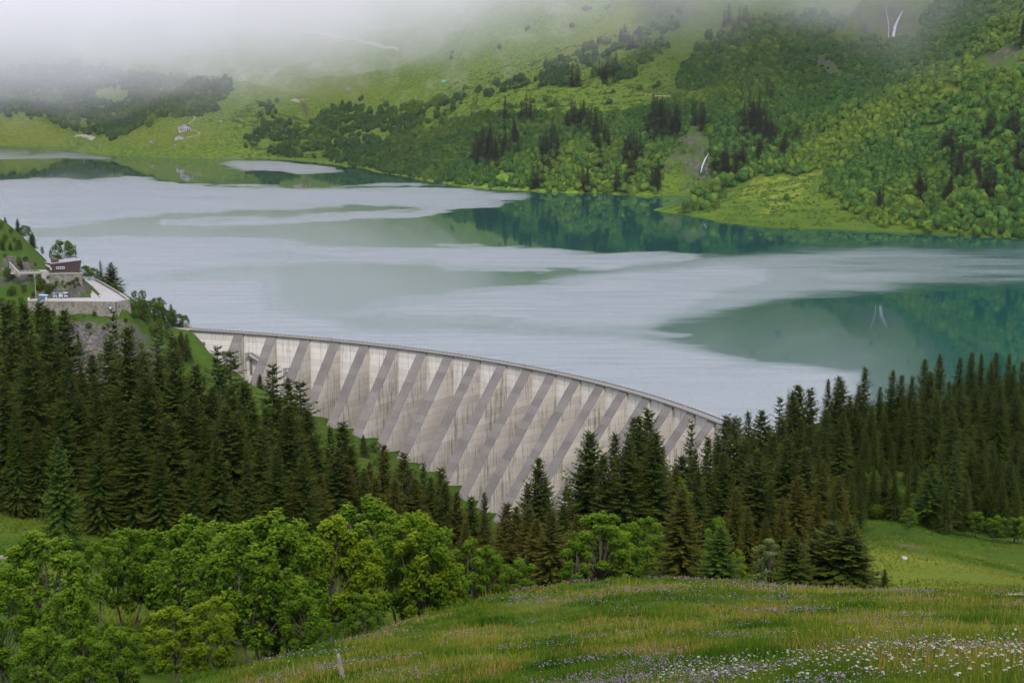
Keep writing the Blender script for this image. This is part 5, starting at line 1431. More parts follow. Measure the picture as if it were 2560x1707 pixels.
o_ = np.array(RL(2.0, -0.16, 37.6)); window(rest, o_, np.array([*(ru * 4.2), 0]), (0, 0, 1.15), 4, outw)
o_ = np.array(RL(-0.02, 12.5, 37.9)); window(rest, o_, np.array([*(-rwv * 9), 0]), (0, 0, 1.1), 7, outl)
o_ = np.array(RL(-0.02, 3.0, 37.0)); window(rest, o_, np.array([*(-rwv * 2.2), 0]), (0, 0, 1.1), 2, outl)
mb = MB(); poly_solid(mb, [RL(-2.0, -1.6, 0)[:2], RL(14.4, -1.6, 0)[:2], RL(14.8, 14.5, 0)[:2], RL(-2.0, 14.5, 0)[:2]], 27.0, 35.0)
bs = mb.build("stone_base", M_STONE, rest)
ribbon_wall([np.array(RL(a, b, 0)[:2]) for a, b in [(-2.0, -1.7), (14.5, -1.7), (14.8, 8)]], 0.45, 35.003, 35.6).build("parapet", M_COPE, rest)
mb = MB(); mb.hexa([RL(-5.6, -1.0, 29.5), RL(-2.03, -1.0, 29.5), RL(-2.03, 6, 29.5), RL(-5.6, 6, 29.5)], [RL(-5.6, -1.0, 36.6), RL(-2.03, -1.0, 36.6), RL(-2.03, 6, 36.6), RL(-5.6, 6, 36.6)])
mb.build("stair_block", M_COPE, rest)
fb_ = thing("footbridge", "pale concrete footbridge leading from the hillside to the dark building", "bridge")
mb = MB(); mb.hexa([RL(-20, 2, 35.2), RL(-5.65, 0.5, 35.2), RL(-5.65, 3.0, 35.2), RL(-20, 4.5, 35.2)], [RL(-20, 2, 36.0), RL(-5.65, 0.5, 36.0), RL(-5.65, 3.0, 36.0), RL(-20, 4.5, 36.0)]); mb.build("deck", M_COPE, fb_)
mb = MB(); mb.tube([RL(-20, 2.1, 37), RL(-5.7, 0.6, 37)], 0.06, 4)
for q in np.linspace(0, 1, 9): mb.box(*(np.array(RL(-20 + 14.3 * q, 2.1 - 1.5 * q, 36.0)) - [.05, .05, 0]), *(np.array(RL(-20 + 14.3 * q, 2.1 - 1.5 * q, 37)) + [.05, .05, 0]))
mb.build("railing", M_STEEL, fb_)
mb = MB(); mb.hexa([RL(-17, -2, 35), RL(-16.4, -2, 35), RL(-18, 12, 35), RL(-18.6, 12, 35)], [RL(-17, -2, 36.2), RL(-16.4, -2, 36.2), RL(-18, 12, 40.6), RL(-18.6, 12, 40.6)])
o = mb.build("ramp_wall", M_COPE); tag(o, "slanting pale concrete wall on the grass above the footbridge", "wall")
lp = at_z(90, 745, TZ); lam = thing("lamp_post", "tall thin lamp post beside the rocks at the terrace's left end", "lamp post", tuple(lp))
mb = MB(); mb.tube([(0, 0, -1), (0, 0, 11.6)], [0.09, 0.06], 6); mb.build("pole", M_STEEL, lam)
mb = MB(); mb.box(-.4, -.2, 11.6, .4, .2, 11.8); mb.build("lamp_head", M_STEEL, lam)

BOARD_COL = [plain("board_blue", (0.02, 0.10, 0.16), 0.5), plain("board_pale", (0.20, 0.26, 0.26), 0.5), plain("board_navy", (0.02, 0.03, 0.12), 0.5)]
for k, (x0, x1, lab) in enumerate([(132, 144, "widest dark blue information board on two legs under the rocks"), (147.5, 157.5, "pale information board on two legs, middle one under the rocks"), (160, 170, "navy and white information board nearest the road bend")]):
    a, b = at_z(x0, 746.5, TZ), at_z(x1, 746.5, TZ); w = np.linalg.norm(b - a)
    t = thing("information_board", lab, "information board", tuple(a + [0, 0, 0]), math.atan2(b[1] - a[1], b[0] - a[0]), "information boards under the rocks")
    mb = MB(); mb.box(0, -.06, 1.0, w, .06, 2.9); mb.build("panel", BOARD_COL[k], t)
    mb = MB(); mb.box(w * .1, -.09, 1.1, w * .9, -.065, 1.45 + .1 * k); mb.box(w * .15, -.09, 2.2, w * .5, -.065, 2.6); mb.build("notice", M_WHITE, t)
    for q in (.12, .82):
        mb = MB(); mb.box(w * q, .065, 0, w * q + .12, .18, 2.8); mb.build("leg", M_STEEL, t)
    mb = MB(); mb.hexa([(-.15, -.5, 2.92), (w + .15, -.5, 2.92), (w + .15, .5, 3.1), (-.15, .5, 3.1)], [(-.15, -.5, 3.0), (w + .15, -.5, 3.0), (w + .15, .5, 3.18), (-.15, .5, 3.18)]); mb.build("roof", M_STEEL if k == 2 else M_ROOF, t)
a = at_z(99, 750, TZ)
st = thing("kiosk", "small blue and white sales stand with flat canopy at the terrace's left end", "kiosk", tuple(a))
mb = MB(); mb.box(0, 0, 0, 2.6, 1.8, 1.2); mb.build("counter", M_BLUE, st)
mb = MB(); mb.hexa([(-.3, -.9, 2.5), (4.0, -.6, 2.2), (4.0, 2.2, 2.3), (-.3, 2.0, 2.6)], [(-.3, -.9, 2.62), (4.0, -.6, 2.32), (4.0, 2.2, 2.42), (-.3, 2.0, 2.72)]); mb.build("canopy", plain("pale_blue_canvas", (0.16, 0.28, 0.42), 0.7), st)
for x, y in ((0, -.5), (3.6, -.4), (0, 1.7), (3.6, 1.8)):
    mb = MB(); mb.box(x, y, 0, x + .08, y + .08, 2.3); mb.build("pole", M_STEEL, st)
mb = MB(); mb.box(2.7, .2, .1, 3.5, 1.2, 1.5); mb.build("display", M_WHITE, st)
p = at_z(277.5, 766.5, TZ - 2.0)
d_ = math.hypot(p[0], p[1])
t = thing("round_sign", "round white sign fixed on the stone retaining wall", "sign", (*(np.array(at_z(277.5, 758, TZ)[:2]) - [0, 1.55]), TZ - 2.0))
mb = MB(); mb.tube([(0, -.02, 0), (0, -.1, 0)], .55, 14); mb.build("disc", M_WHITE, t)
mb = MB(); mb.box(-.75, .0, -.6, .75, .5, .9); mb.build("backing", plain("dull_blue", (0.07, 0.09, 0.16), 0.6), t)

# platform with cars at the dam's left end
q, tt, nn = crest(S0)
pl = [q + nn * 1.5 + tt * 6, q - nn * 3.3 + tt * 6, q - nn * 9 - tt * 20, q + nn * 5 - tt * 24, q + nn * 5.5 - tt * 4]
o = poly_solid(MB(), [tuple(a) for a in pl], -4, 1.66).build("pavement", M_ASPH); tag(o, "small asphalt parking place where the dam meets the hillside", None, None, 'structure')
aw = thing("abutment_wall", "low brownish stone wall on the lake side of the parking place", "wall")
ribbon_wall([q - nn * 3.3 + tt * 4, q - nn * 6.5 - tt * 8, q - nn * 9 - tt * 19], 0.7, 0.5, 3.2).build("masonry", M_STONE, aw)
def car(loc, rz, paint, lab):
    t = thing("parked_car", lab, "car", loc, rz, "cars at the dam's end")
    prof = [(-2.1, .35), (-2.15, .8), (-1.9, .95), (-1.35, 1.0), (-.75, 1.45), (.75, 1.45), (1.35, 1.0), (2.0, .88), (2.12, .6), (2.1, .35)]
    def ext(pf, w0, w1):
        n = len(pf); V = []
        for s_, in ((-1,), (1,)):
            V += [(x, s_ * (w1 if z > 1.05 else w0), z) for x, z in pf]
        m = MB(); c = len(V); V += [(0, -w0, .7), (0, w0, .7)]
        Q = [(i, (i + 1) % n, n + (i + 1) % n, n + i) for i in range(n)]
        T = [(c, (i + 1) % n, i) for i in range(n)] + [(c + 1, n + i, n + (i + 1) % n) for i in range(n)]
        return m.add(V, Q, T)
    ext(prof, .87, .72).build("body", paint, t)
    m = MB()
    for s_ in (-1, 1): m.hexa([(-1.2, s_ * .86, 1.02), (1.2, s_ * .86, 1.02), (1.2, s_ * .9, 1.02), (-1.2, s_ * .9, 1.02)], [(-.72, s_ * .73, 1.4), (.72, s_ * .73, 1.4), (.72, s_ * .77, 1.4), (-.72, s_ * .77, 1.4)])
    m.hexa([(-1.33, -.7, 1.04), (-1.33, .7, 1.04), (-1.38, .7, 1.04), (-1.38, -.7, 1.04)], [(-.8, -.65, 1.42), (-.8, .65, 1.42), (-.85, .65, 1.42), (-.85, -.65, 1.42)])
    m.hexa([(1.38, -.7, 1.04), (1.38, .7, 1.04), (1.33, .7, 1.04), (1.33, -.7, 1.04)], [(.85, -.65, 1.42), (.85, .65, 1.42), (.8, .65, 1.42), (.8, -.65, 1.42)])
    m.build("window", M_GLASS, t)
    for x in (-1.35, 1.35):
        for y in (-.8, .8):
            m = MB(); m.tube([(x, y - .11, .33), (x, y + .11, .33)], .33, 12); m.build("wheel", plain_tyre, t)
plain_tyre = plain("tyre_rubber", (0.02, 0.02, 0.02), 0.9)
paint_w = plain("white_car_paint", (0.7, 0.72, 0.75), 0.25, 0.02); paint_b = plain("pale_blue_car_paint", (0.35, 0.48, 0.66), 0.25, 0.02); paint_k = plain("black_car_paint", (0.02, 0.02, 0.025), 0.25, 0.02)
car((*(q + nn * 2.5 - tt * 17), 1.68), math.atan2(tt[1], tt[0]), paint_b, "pale blue car, leftmost at the dam's end under the round bush")
car((*(q + nn * 2.2 - tt * 12), 1.68), math.atan2(tt[1], tt[0]) + .1, paint_w, "white car parked between the other two at the dam's end")
car((*(q + nn * 3.4 - tt * 7.6), 1.68), math.atan2(tt[1], tt[0]) + .5, paint_k, "black car nearest the dam's crest")

# covered stairs and small openings on the dam
def dl(s, a, z):
    p, _, n2 = crest(s); return (*(p + n2 * a), z)
def stair(s0, s1, zt, zb_, foot, lab):
    t = thing("covered_stairs", lab, "staircase", (0, 0, 0), 0, "covered stairs on the dam")
    m = MB(); a0, a1 = 0.75, 3.6
    sm = s0 + (s1 - s0) * .25
    for sa, sb, za, zc in ((s0, sm, zt, zt + .25), (sm, s1, zt + .24, zb_)):
        m.hexa([dl(sa, a0, za - .5), dl(sb, a0, zc - .5), dl(sb, a1, zc - .5), dl(sa, a1, za - .5)], [dl(sa, a0, za), dl(sb, a0, zc), dl(sb, a1, zc), dl(sa, a1, za)])
    m.build("roof", M_DARK, t)
    m = MB()
    m.hexa([dl(sm, a1 + .01, zt - .9), dl(s1, a1 + .01, zb_ - 1.4), dl(s1, a1 + .12, zb_ - 1.4), dl(sm, a1 + .12, zt - .9)], [dl(sm, a1 + .01, zt - .1), dl(s1, a1 + .01, zb_ - .1), dl(s1, a1 + .12, zb_ - .1), dl(sm, a1 + .12, zt - .1)])
    m.build("side_panel", M_WALL, t)
    for s in (s0 + .2, s1 - 1.5):
        m = MB(); z1 = zt - .5 if s < sm else zt - (zt - zb_) * .85 - .5
        m.hexa([dl(s, a1 - .25, foot), dl(s + .35, a1 - .25, foot), dl(s + .35, a1 - .05, foot), dl(s, a1 - .05, foot)], [dl(s, a1 - .25, z1), dl(s + .35, a1 - .25, z1), dl(s + .35, a1 - .05, z1), dl(s, a1 - .05, z1)]); m.build("post", M_DARK, t)
    m = MB(); m.hexa([dl(s0 + 1, .75, foot), dl(s0 + 2.6, .75, foot), dl(s0 + 2.6, .9, foot), dl(s0 + 1, .9, foot)], [dl(s0 + 1, .75, zt - 3.5), dl(s0 + 2.6, .75, zt - 3.5), dl(s0 + 2.6, .9, zt - 3.5), dl(s0 + 1, .9, zt - 3.5)]); m.build("door", M_DARK, t)
stair(S_B[0] + 5.2, S_B[1] - 3.2, -8.6, -12.8, -20, "dark covered stairs on posts between the first two buttresses")
stair(S_B[1] + 8.5, S_B[2] - 3.0, -15.2, -18.6, -27, "second flight of covered stairs, half hidden between second and third buttress")
for s, z, w_, h_ in ((-24, -6.0, 3.0, 1.3), (-10.5, -11, 3.6, 2.2), (S_B[3] - 2.0 - 3.4, -27.5, 2.2, 2.4)):
    m = MB(); m.hexa([dl(s, .1, z), dl(s + w_, .1, z), dl(s + w_, 1.1, z - .3), dl(s, 1.1, z - .3)], [dl(s, .1, z + h_), dl(s + w_, .1, z + h_), dl(s + w_, 1.0, z + h_ - .3), dl(s, 1.0, z + h_ - .3)]); m.build("hatch", M_DARK, DAM)
# red lifebuoy posts on the parapet
for px, lab in ((480, "red lifebuoy box on the crest at the dam's left end"), (826, "red lifebuoy box on the crest above the fourth buttress"), (1147, "red lifebuoy box beside the standing figure in blue"),
                (1424, "red lifebuoy box right of the crouching figure in blue"), (1712, "red lifebuoy box on the crest near the right hand trees")):
    ss = np.linspace(S0, S1, 400); pp, _, n2 = crest(ss); x_, _y = proj(np.c_[pp, np.full(400, CZ)])
    s = ss[np.argmin(abs(x_ - px))]
    t = thing("lifebuoy_box", lab, "lifebuoy box", dl(s, 0.2, CZ - .34), 0, "red lifebuoy boxes along the crest")
    m = MB(); m.box(-.06, -.06, 0, .06, .06, 1.5); m.build("post", M_STEEL, t)
    m = MB(); m.box(-.42, -.2, .9, .42, .2, 1.75); m.build("box", M_RED, t)
    m = MB(); m.box(-.3, -.24, 1.25, .3, -.203, 1.4); m.build("stripe", M_WHITE, t)

# ------------------------------------------------------------------ people
def body_mesh(name, pose, top, legs, skin):
    J = pose
    names = list(J)
    E_ = [("pelvis", "chest"), ("chest", "neck"), ("neck", "head"), ("head", "crown"), ("chest", "shL"), ("shL", "elL"), ("elL", "haL"), ("chest", "shR"), ("shR", "elR"), ("elR", "haR"),
          ("pelvis", "hipL"), ("hipL", "knL"), ("knL", "anL"), ("anL", "toL"), ("pelvis", "hipR"), ("hipR", "knR"), ("knR", "anR"), ("anR", "toR")]
    R = dict(pelvis=.15, chest=.17, neck=.06, head=.10, crown=.08, shL=.07, shR=.07, elL=.045, elR=.045, haL=.035, haR=.035, hipL=.095, hipR=.095, knL=.06, knR=.06, anL=.04, anR=.04, toL=.035, toR=.035)
    me = bpy.data.meshes.new(name); me.from_pydata([J[k] for k in names], [(names.index(a), names.index(b)) for a, b in E_], [])
    o = bpy.data.objects.new(name, me); COL.objects.link(o)
    o.modifiers.new("skin", 'SKIN'); o.modifiers.new("sub", 'SUBSURF').levels = 1
    if not me.skin_vertices: me.attributes  # skin layer is made by the modifier
    return o, names, R
def person(loc, rz, lab, top, legs, pose="stand", hairc=(0.03, 0.02, 0.015)):
    J = dict(pelvis=(0, 0, .95), chest=(0, 0, 1.32), neck=(0, 0, 1.5), head=(0, .01, 1.6), crown=(0, 0, 1.7), shL=(-.19, 0, 1.42), elL=(-.25, .02, 1.14), haL=(-.25, .12, .9), shR=(.19, 0, 1.42), elR=(.26, .0, 1.14), haR=(.24, .14, .92),
             hipL=(-.1, 0, .88), knL=(-.11, .04, .48), anL=(-.11, -.02, .09), toL=(-.12, .16, .04), hipR=(.1, 0, .88), knR=(.11, .1, .49), anR=(.11, .1, .09), toR=(.12, .28, .04))
    if pose == "walk":
        J.update(knL=(-.1, .2, .5), anL=(-.1, .22, .1), toL=(-.1, .4, .06), knR=(.1, -.06, .48), anR=(.1, -.36, .16), toR=(.1, -.22, .04), haL=(-.24, -.16, .95), haR=(.24, .26, 1.0))
    if pose == "crouch":
        J.update(pelvis=(0, -.15, .5), chest=(0, .05, .82), neck=(0, .14, .98), head=(0, .2, 1.07), crown=(0, .2, 1.17), shL=(-.19, .06, .92), elL=(-.25, .22, .7), haL=(-.12, .4, .6), shR=(.19, .06, .92), elR=(.25, .22, .7), haR=(.12, .4, .6),
                 hipL=(-.11, -.12, .45), knL=(-.16, .28, .5), anL=(-.14, .02, .09), toL=(-.14, .2, .04), hipR=(.11, -.12, .45), knR=(.16, .28, .5), anR=(.14, .02, .09), toR=(.14, .2, .04))
    rad = dict(pelvis=.15, chest=.16, neck=.06, head=.095, crown=.075, shL=.07, shR=.07, elL=.045, elR=.045, haL=.038, haR=.038, hipL=.095, hipR=.095, knL=.062, knR=.062, anL=.042, anR=.042, toL=.04, toR=.04)
    E_ = [("pelvis", "chest"), ("chest", "neck"), ("neck", "head"), ("head", "crown"), ("chest", "shL"), ("shL", "elL"), ("elL", "haL"), ("chest", "shR"), ("shR", "elR"), ("elR", "haR"),
          ("pelvis", "hipL"), ("hipL", "knL"), ("knL", "anL"), ("anL", "toL"), ("pelvis", "hipR"), ("hipR", "knR"), ("knR", "anR"), ("anR", "toR")]
    nm = list(J); me = bpy.data.meshes.new("body"); me.from_pydata([J[k] for k in nm], [(nm.index(a), nm.index(b)) for a, b in E_], [])
    tmp = bpy.data.objects.new("tmp", me); COL.objects.link(tmp)
    tmp.modifiers.new("skin", 'SKIN')
    import bmesh
    bm = bmesh.new(); bm.from_mesh(me); lay = bm.verts.layers.skin.verify(); bm.verts.ensure_lookup_table()
    for i, k in enumerate(nm):
        bm.verts[i][lay].radius = (rad[k],) * 2; bm.verts[i][lay].use_root = (k == "pelvis")
    bm.to_mesh(me); bm.free()
    tmp.modifiers.new("sub", 'SUBSURF').levels = 1
    dg = bpy.context.evaluated_depsgraph_get(); ev = bpy.data.meshes.new_from_object(tmp.evaluated_get(dg))
    bpy.data.objects.remove(tmp)
    ev.name = "body"; ev.materials.clear()
    for c in ((0.45, 0.28, 0.2), top, legs, (0.03, 0.03, 0.03)): ev.materials.append(plain("cloth", c, 0.9, 0.1))
    zn, zp = J["neck"][2], J["pelvis"][2]
    for f in ev.polygons:
        c = f.center; hand = min((Vector(J["haL"]) - c).length, (Vector(J["haR"]) - c).length) < .07
        f.material_index = 0 if (c[2] > zn - .02 or hand) else 3 if c[2] < .1 else 1 if (c[2] > zp - .08 and not (pose == "crouch" and c[1] > .1 and c[2] < .6)) else 2
        f.use_smooth = True
    t = thing("person", lab, "person", loc, rz)
    link("body", ev, t)
    hv, hq = [], []
    m = MB(); h = J["head"]; m.tube([(h[0], h[1] - .02, h[2] + .02), (h[0], h[1] - .02, h[2] + .09), (h[0], h[1] - .02, h[2] + .14)], [.108, .10, .04], 8); m.build("hair", plain("hair", hairc, 0.9), t)
    return t
ss = np.linspace(S0, S1, 400); pp, _, n2 = crest(ss); xs_, _y = proj(np.c_[pp, np.full(400, CZ)])
def on_crest(px, a=-1.4): return dl(ss[np.argmin(abs(xs_ - px))], a, CZ - .35)
person(on_crest(1152, 0.1), 2.2, "person in a blue jacket standing at the railing on the dam's crest", (0.03, 0.12, 0.35), (0.03, 0.03, 0.06))
person(on_crest(1309, 0.1), 1.2, "person in black walking along the dam's crest", (0.015, 0.015, 0.03), (0.015, 0.015, 0.02), "walk")
person(on_crest(1379, 0.0), 0.4, "person in dark blue crouching by the railing on the crest", (0.02, 0.04, 0.28), (0.02, 0.03, 0.12), "crouch")
person(on_crest(832, 0.0), 1.0, "person in dark clothes beside the red box above the fourth buttress", (0.03, 0.02, 0.04), (0.02, 0.02, 0.03), "crouch")
person(tuple(at_z(250, 744.5, TZ)), 3.0, "person in a white shirt standing on the terrace road", (0.6, 0.6, 0.6), (0.03, 0.03, 0.035))
person(tuple(at_z(247.5, 744.0, TZ)), 2.4, "person in grey right beside the one in white on the road", (0.2, 0.2, 0.2), (0.03, 0.03, 0.035))

# ------------------------------------------------------------------ far houses, tracks, waterfalls, boulders
def gable_house(name, lab, px, py, w, dp, h, rh, rz, wall_m, roof_m, timber=False, doors=1, d0=1150):
    g = hit(px, py, d0)
    t = thing(name, lab, "house", (g[0], g[1], g[2] - .3), rz)
    m = MB(); m.add([(-w / 2, 0, -3), (w / 2, 0, -3), (w / 2, dp, -3), (-w / 2, dp, -3), (-w / 2, 0, h), (w / 2, 0, h), (w / 2, dp, h), (-w / 2, dp, h), (0, 0, h + rh), (0, dp, h + rh)],
                    [(0, 1, 5, 4), (1, 2, 6, 5), (2, 3, 7, 6), (3, 0, 4, 7)], [(4, 5, 8), (6, 7, 9)])
    m.build("wall", wall_m, t)
    m = MB(); o = w * .10; tk = .45; k = rh / (w / 2)
    for s in (-1, 1):
        a, b = (s * (w / 2 + o), h - o * k + .02), (0, h + rh + .02)
        q = [(a[0], -1.6, a[1]), (b[0], -1.6, b[1]), (b[0], dp + 1, b[1]), (a[0], dp + 1, a[1])]
        m.hexa(q if s < 0 else q[::-1], [(x, y, z + tk) for x, y, z in (q if s < 0 else q[::-1])])
    m.build("roof", roof_m, t)
    if timber:
        m = MB()
        for x in (-.36, -.18, .18, .36): m.box(w * x - .45, -.35, -2.9, w * x + .45, -.02, h + rh * (1 - abs(x) * 2) - .3)
        m.build("timber_frame", M_DWOOD, t)
        m = MB(); m.box(-w / 2 + .4, -1.3, h * .52, w / 2 - .4, -.4, h * .52 + .9); m.build("balcony", M_DWOOD, t)
        for x in (-.27, 0, .27):
            m = MB(); m.box(w * x - .8, -.2, .8, w * x + .8, -.02, 2.6); m.build("window", M_GLASS, t)
        m = MB(); m.box(-.6, -.2, h + .8, .6, -.02, h + 2.6); m.build("window", M_GLASS, t)
    for k_ in range(doors):
        m = MB(); x = -w * .1 + w * .35 * k_; m.box(x - .8, -.15, 0, x + .8, -.02, 2.3); m.build("door", M_DWOOD, t)
    return t
m_cream = plain("cream_render", (0.55, 0.50, 0.46), 0.9, 0.05, 0.3); m_grey = plain("grey_render", (0.40, 0.36, 0.36), 0.9, 0.08, 0.3)
m_bluer = plain("blue_sheet_roof", (0.07, 0.17, 0.36), 0.5, 0.1, 0.3); m_dgrey = plain("dark_slate_roof", (0.09, 0.09, 0.10), 0.8, 0.1, 0.3)
gable_house("chalet", "large chalet with blue roof and dark timber posts on the far green hill", 463, 329, 23, 26, 7.0, 5.0, 0.28, m_cream, m_bluer, True, 0)
gable_house("stone_hut", "grey gabled hut below the large blue roofed chalet", 448, 350, 17, 14, 5.5, 3.2, 0.0, m_grey, m_dgrey)
gable_house("barn", "long low white barn with grey roof on the far saddle", 737, 254, 20, 10, 4.5, 2.5, 0.0, m_cream, m_dgrey, doors=2)
gable_house("white_hut", "small white hut high above the wooded far slope", 603, 198, 17, 10, 3.5, 2.5, 0.0, M_WHITE, M_WHITE)
gable_house("white_hut", "tiny white hut on the misty ridge right of the barn", 870, 227, 6, 6, 4, 2, 0.0, M_WHITE, M_WHITE)
for k, (x, y, lab) in enumerate([(751, 252, "left of three white round bales beside the barn"), (759, 252, "middle of three white round bales beside the barn"), (769, 251, "right of three white round bales beside the barn")]):
    g = hit(x, y, 1200); m = MB(); m.tube([(-1.6, 0, 1.3), (-1.3, 0, 1.3), (1.3, 0, 1.3), (1.6, 0, 1.3)], [1.1, 1.5, 1.5, 1.1], 10); o = m.build("round_bale", M_WHITE, None, tuple(g), .3 * k); tag(o, lab, "bale", "white bales beside the barn")
g = hit(1110, 206, 1200); t = thing("tent", "small green tent on the open far slope", "tent", tuple(g))
m = MB(); m.add([(-6, 0, 0), (6, 0, 0), (6, 6, 0), (-6, 6, 0), (-5, 3, 5), (5, 3, 5)], [(0, 1, 5, 4), (2, 3, 4, 5)], [(1, 2, 5), (3, 0, 4)]); m.build("canvas", plain("green_canvas", (0.02, 0.30, 0.20), 0.8), t)
m = MB(); m.add([(-1, -.05, 0), (1, -.05, 0), (.2, 1.5, 3), (-.2, 1.5, 3)], [(0, 1, 2, 3)]); m.build("door_flap", M_WHITE, t)

M_TRACK = plain("worn_track", (0.20, 0.18, 0.11), 0.95, 0.2, 0.1)
def track(name, pts, width, m, lab, lift=0.8, dmin=1150, n=40, struct=True):
    pts = np.array(pts, float); s = np.r_[0, np.cumsum(np.hypot(*np.diff(pts, axis=0).T))]
    u = np.linspace(0, s[-1], n); P = np.array([hit(a, b, dmin)[:2] for a, b in zip(np.interp(u, s, pts[:, 0]), np.interp(u, s, pts[:, 1]))])
    for _ in range(3): P[1:-1] = (P[:-2] + P[1:-1] * 2 + P[2:]) / 4
    d = np.gradient(P, axis=0); d /= np.linalg.norm(d, axis=1, keepdims=True) + 1e-9; nn = np.c_[-d[:, 1], d[:, 0]]
    w = np.broadcast_to(width, n)[:, None] / 2 * (1 + .2 * np.sin(np.arange(n) * 1.3))[:, None]
    rows = []
    for k in (-1, -.5, 0, .5, 1):
        q = P + nn * w * k; rows.append(np.c_[q, height(q[:, 0], q[:, 1]) + lift * (1 - .9 * abs(k) ** 4)])
    V = np.concatenate(rows); i = np.arange(n - 1)
    Q = np.concatenate([np.stack([a * n + i, (a + 1) * n + i, (a + 1) * n + i + 1, a * n + i + 1], -1) for a in range(4)])
    o = link(name, new_mesh(name, V, Q[:, ::-1], m, True)); tag(o, lab, None, None, 'structure'); return o
track("path", [(745, 76), (820, 88), (900, 103), (960, 118), (998, 127)], 9, M_GRAVEL, "pale track climbing the misty far slope", 3.5)
track("path", [(290, 184), (330, 186), (368, 182)], 7, M_GRAVEL, "short pale track above the far woods", 3)
track("path", [(470, 284), (480, 288), (489, 295), (482, 303), (470, 312)], 3.5, M_TRACK, "farm track above the blue roofed chalet", 1.2)
track("path", [(480, 327), (492, 330), (501, 333), (494, 340), (470, 345), (462, 346)], 3.5, M_TRACK, "farm track bending below the blue roofed chalet", 1.2)
track("path", [(1580, 237), (1650, 241), (1740, 246), (1800, 250), (1870, 246)], 1.6, M_TRACK, "thin footpath across the open far slope", 1.0)
track("gravel_bank", [(190, 341), (205, 339), (222, 342), (236, 349)], 9, M_GRAVEL, "pale gravel bank at the far inlet", 1.5)
track("path", [(2600, 1478), (2560, 1484), (2535, 1492)], 1.6, M_TRACK, "bit of gravel track at the right edge of the meadow", 0.12, 60, 12)

M_FALL = plain("white_water", (0.29, 0.31, 0.34), 0.7, 0.5, 0.6)
def fall(pts, widths, lab, push=5.0, rows=9):
    pts = np.array(pts, float); n = 24; u = np.linspace(0, len(pts) - 1, n)
    X, Y, W = (np.interp(u, range(len(pts)), q) for q in (pts[:, 0], pts[:, 1], widths))
    # hangs in front of the rock: distance eases from the ground hit at the top to that at the foot
    dt, db = [np.hypot(*hit(*pts[k], 1200)[:2]) for k in (0, -1)]
    D = np.minimum(np.array([np.hypot(*hit(a, b, 1200)[:2]) for a, b in zip(X, Y)]), np.linspace(dt, db, n)) - push
    for _ in range(4): D[1:-1] = (D[:-2] + 2 * D[1:-1] + D[2:]) / 4
    r = np.random.default_rng(8); V = []
    for i in range(n):
        for k in np.linspace(-1, 1, rows):
            p = at_dist(X[i] + k * W[i] * .5 + r.normal(0, .25), Y[i], D[i] - (1 - k * k) * 1.5 - abs(r.normal(0, .6)))
            V.append(p)
        for k in np.linspace(1, -1, rows): V.append(at_dist(X[i] + k * W[i] * .48, Y[i], D[i] + 2.5))
    m2 = rows * 2; Q = [(i * m2 + j, i * m2 + (j + 1) % m2, (i + 1) * m2 + (j + 1) % m2, (i + 1) * m2 + j) for i in range(n - 1) for j in range(m2)]
    o = link("waterfall", new_mesh("waterfall", np.array(V), [np.array(Q)], M_FALL, True)); tag(o, lab, None, None, 'structure')
fall([(2257, 27), (2247, 46), (2238, 66), (2233, 92)], [1.2, 4, 6.5, 8], "tall white waterfall on the cliff high above the right wood", 9)
fall([(2214, 24), (2219, 46), (2222, 66), (2221, 95)], [0.8, 1.0, 1.4, 1.8], "thin side strand of the high waterfall", 9)
fall([(1772, 383), (1763, 398), (1756, 415), (1752, 431)], [1.2, 3.4, 3.6, 2], "short white waterfall in the ravine near the far shore", 8)

def boulder_mesh(seed):
    import bmesh
    r = np.random.default_rng(seed); bm = bmesh.new(); bmesh.ops.create_icosphere(bm, subdivisions=2, radius=1)
    V = np.array([v.co[:] for v in bm.verts]); T = np.array([[v.index for v in f.verts] for f in bm.faces]); bm.free()
    for _ in range(14):
        n = norm(r.normal(0, 1, 3)); c = r.uniform(.55, .9); k = V @ n - c; V -= np.where(k > 0, k, 0)[:, None] * n
    V *= [1.15, .9, .7]
    return new_mesh("boulder", V, T, M_ROCKM, False)
BM = [boulder_mesh(900 + k) for k in range(4)]
def boulder(px, py, w_px, lab, group=None, d0=1150):
    g = hit(px, py, d0); d = math.hypot(g[0], g[1]); s = w_px / F * d / 2.1
    o = link("boulder", BM[int(px * 7 + py) % 4], None, (g[0], g[1], g[2] + s * .2), px * .7, (s, s, s)); tag(o, lab, "boulder", group)
boulder(552, 306, 11, "large pale boulder on the far hill right of the chalet"); boulder(437, 365, 12, "big grey rock near the water below the grey hut"); boulder(378, 359, 12, "pale rock slab on the far bank left of the huts")
boulder(728, 359, 12, "brownish boulder on the far bank among bushes"); boulder(2261, 1396, 20, "flat pale boulder lying in the grassy hollow at right", None, 120); 
boulder(555, 314, 5, "small stone under the large pale boulder on the far hill")
r = np.random.default_rng(21)
for _ in range(46):
    boulder(r.uniform(215, 620), r.uniform(335, 388), r.uniform(1.6, 4.0), "small pale stone scattered on the far lakeside pasture", "small stones on the far lakeside pasture")
for _ in range(60):
    boulder(r.uniform(380, 800), r.uniform(165, 212), r.uniform(1.6, 4.5), "small pale stone scattered on the far upper pasture", "small stones on the far upper pasture")
for _ in range(10):
    boulder(r.uniform(2080, 2115), r.uniform(500, 530), r.uniform(2, 4.0), "small pale stone at the wood's edge above the spit", "small stones above the spit")
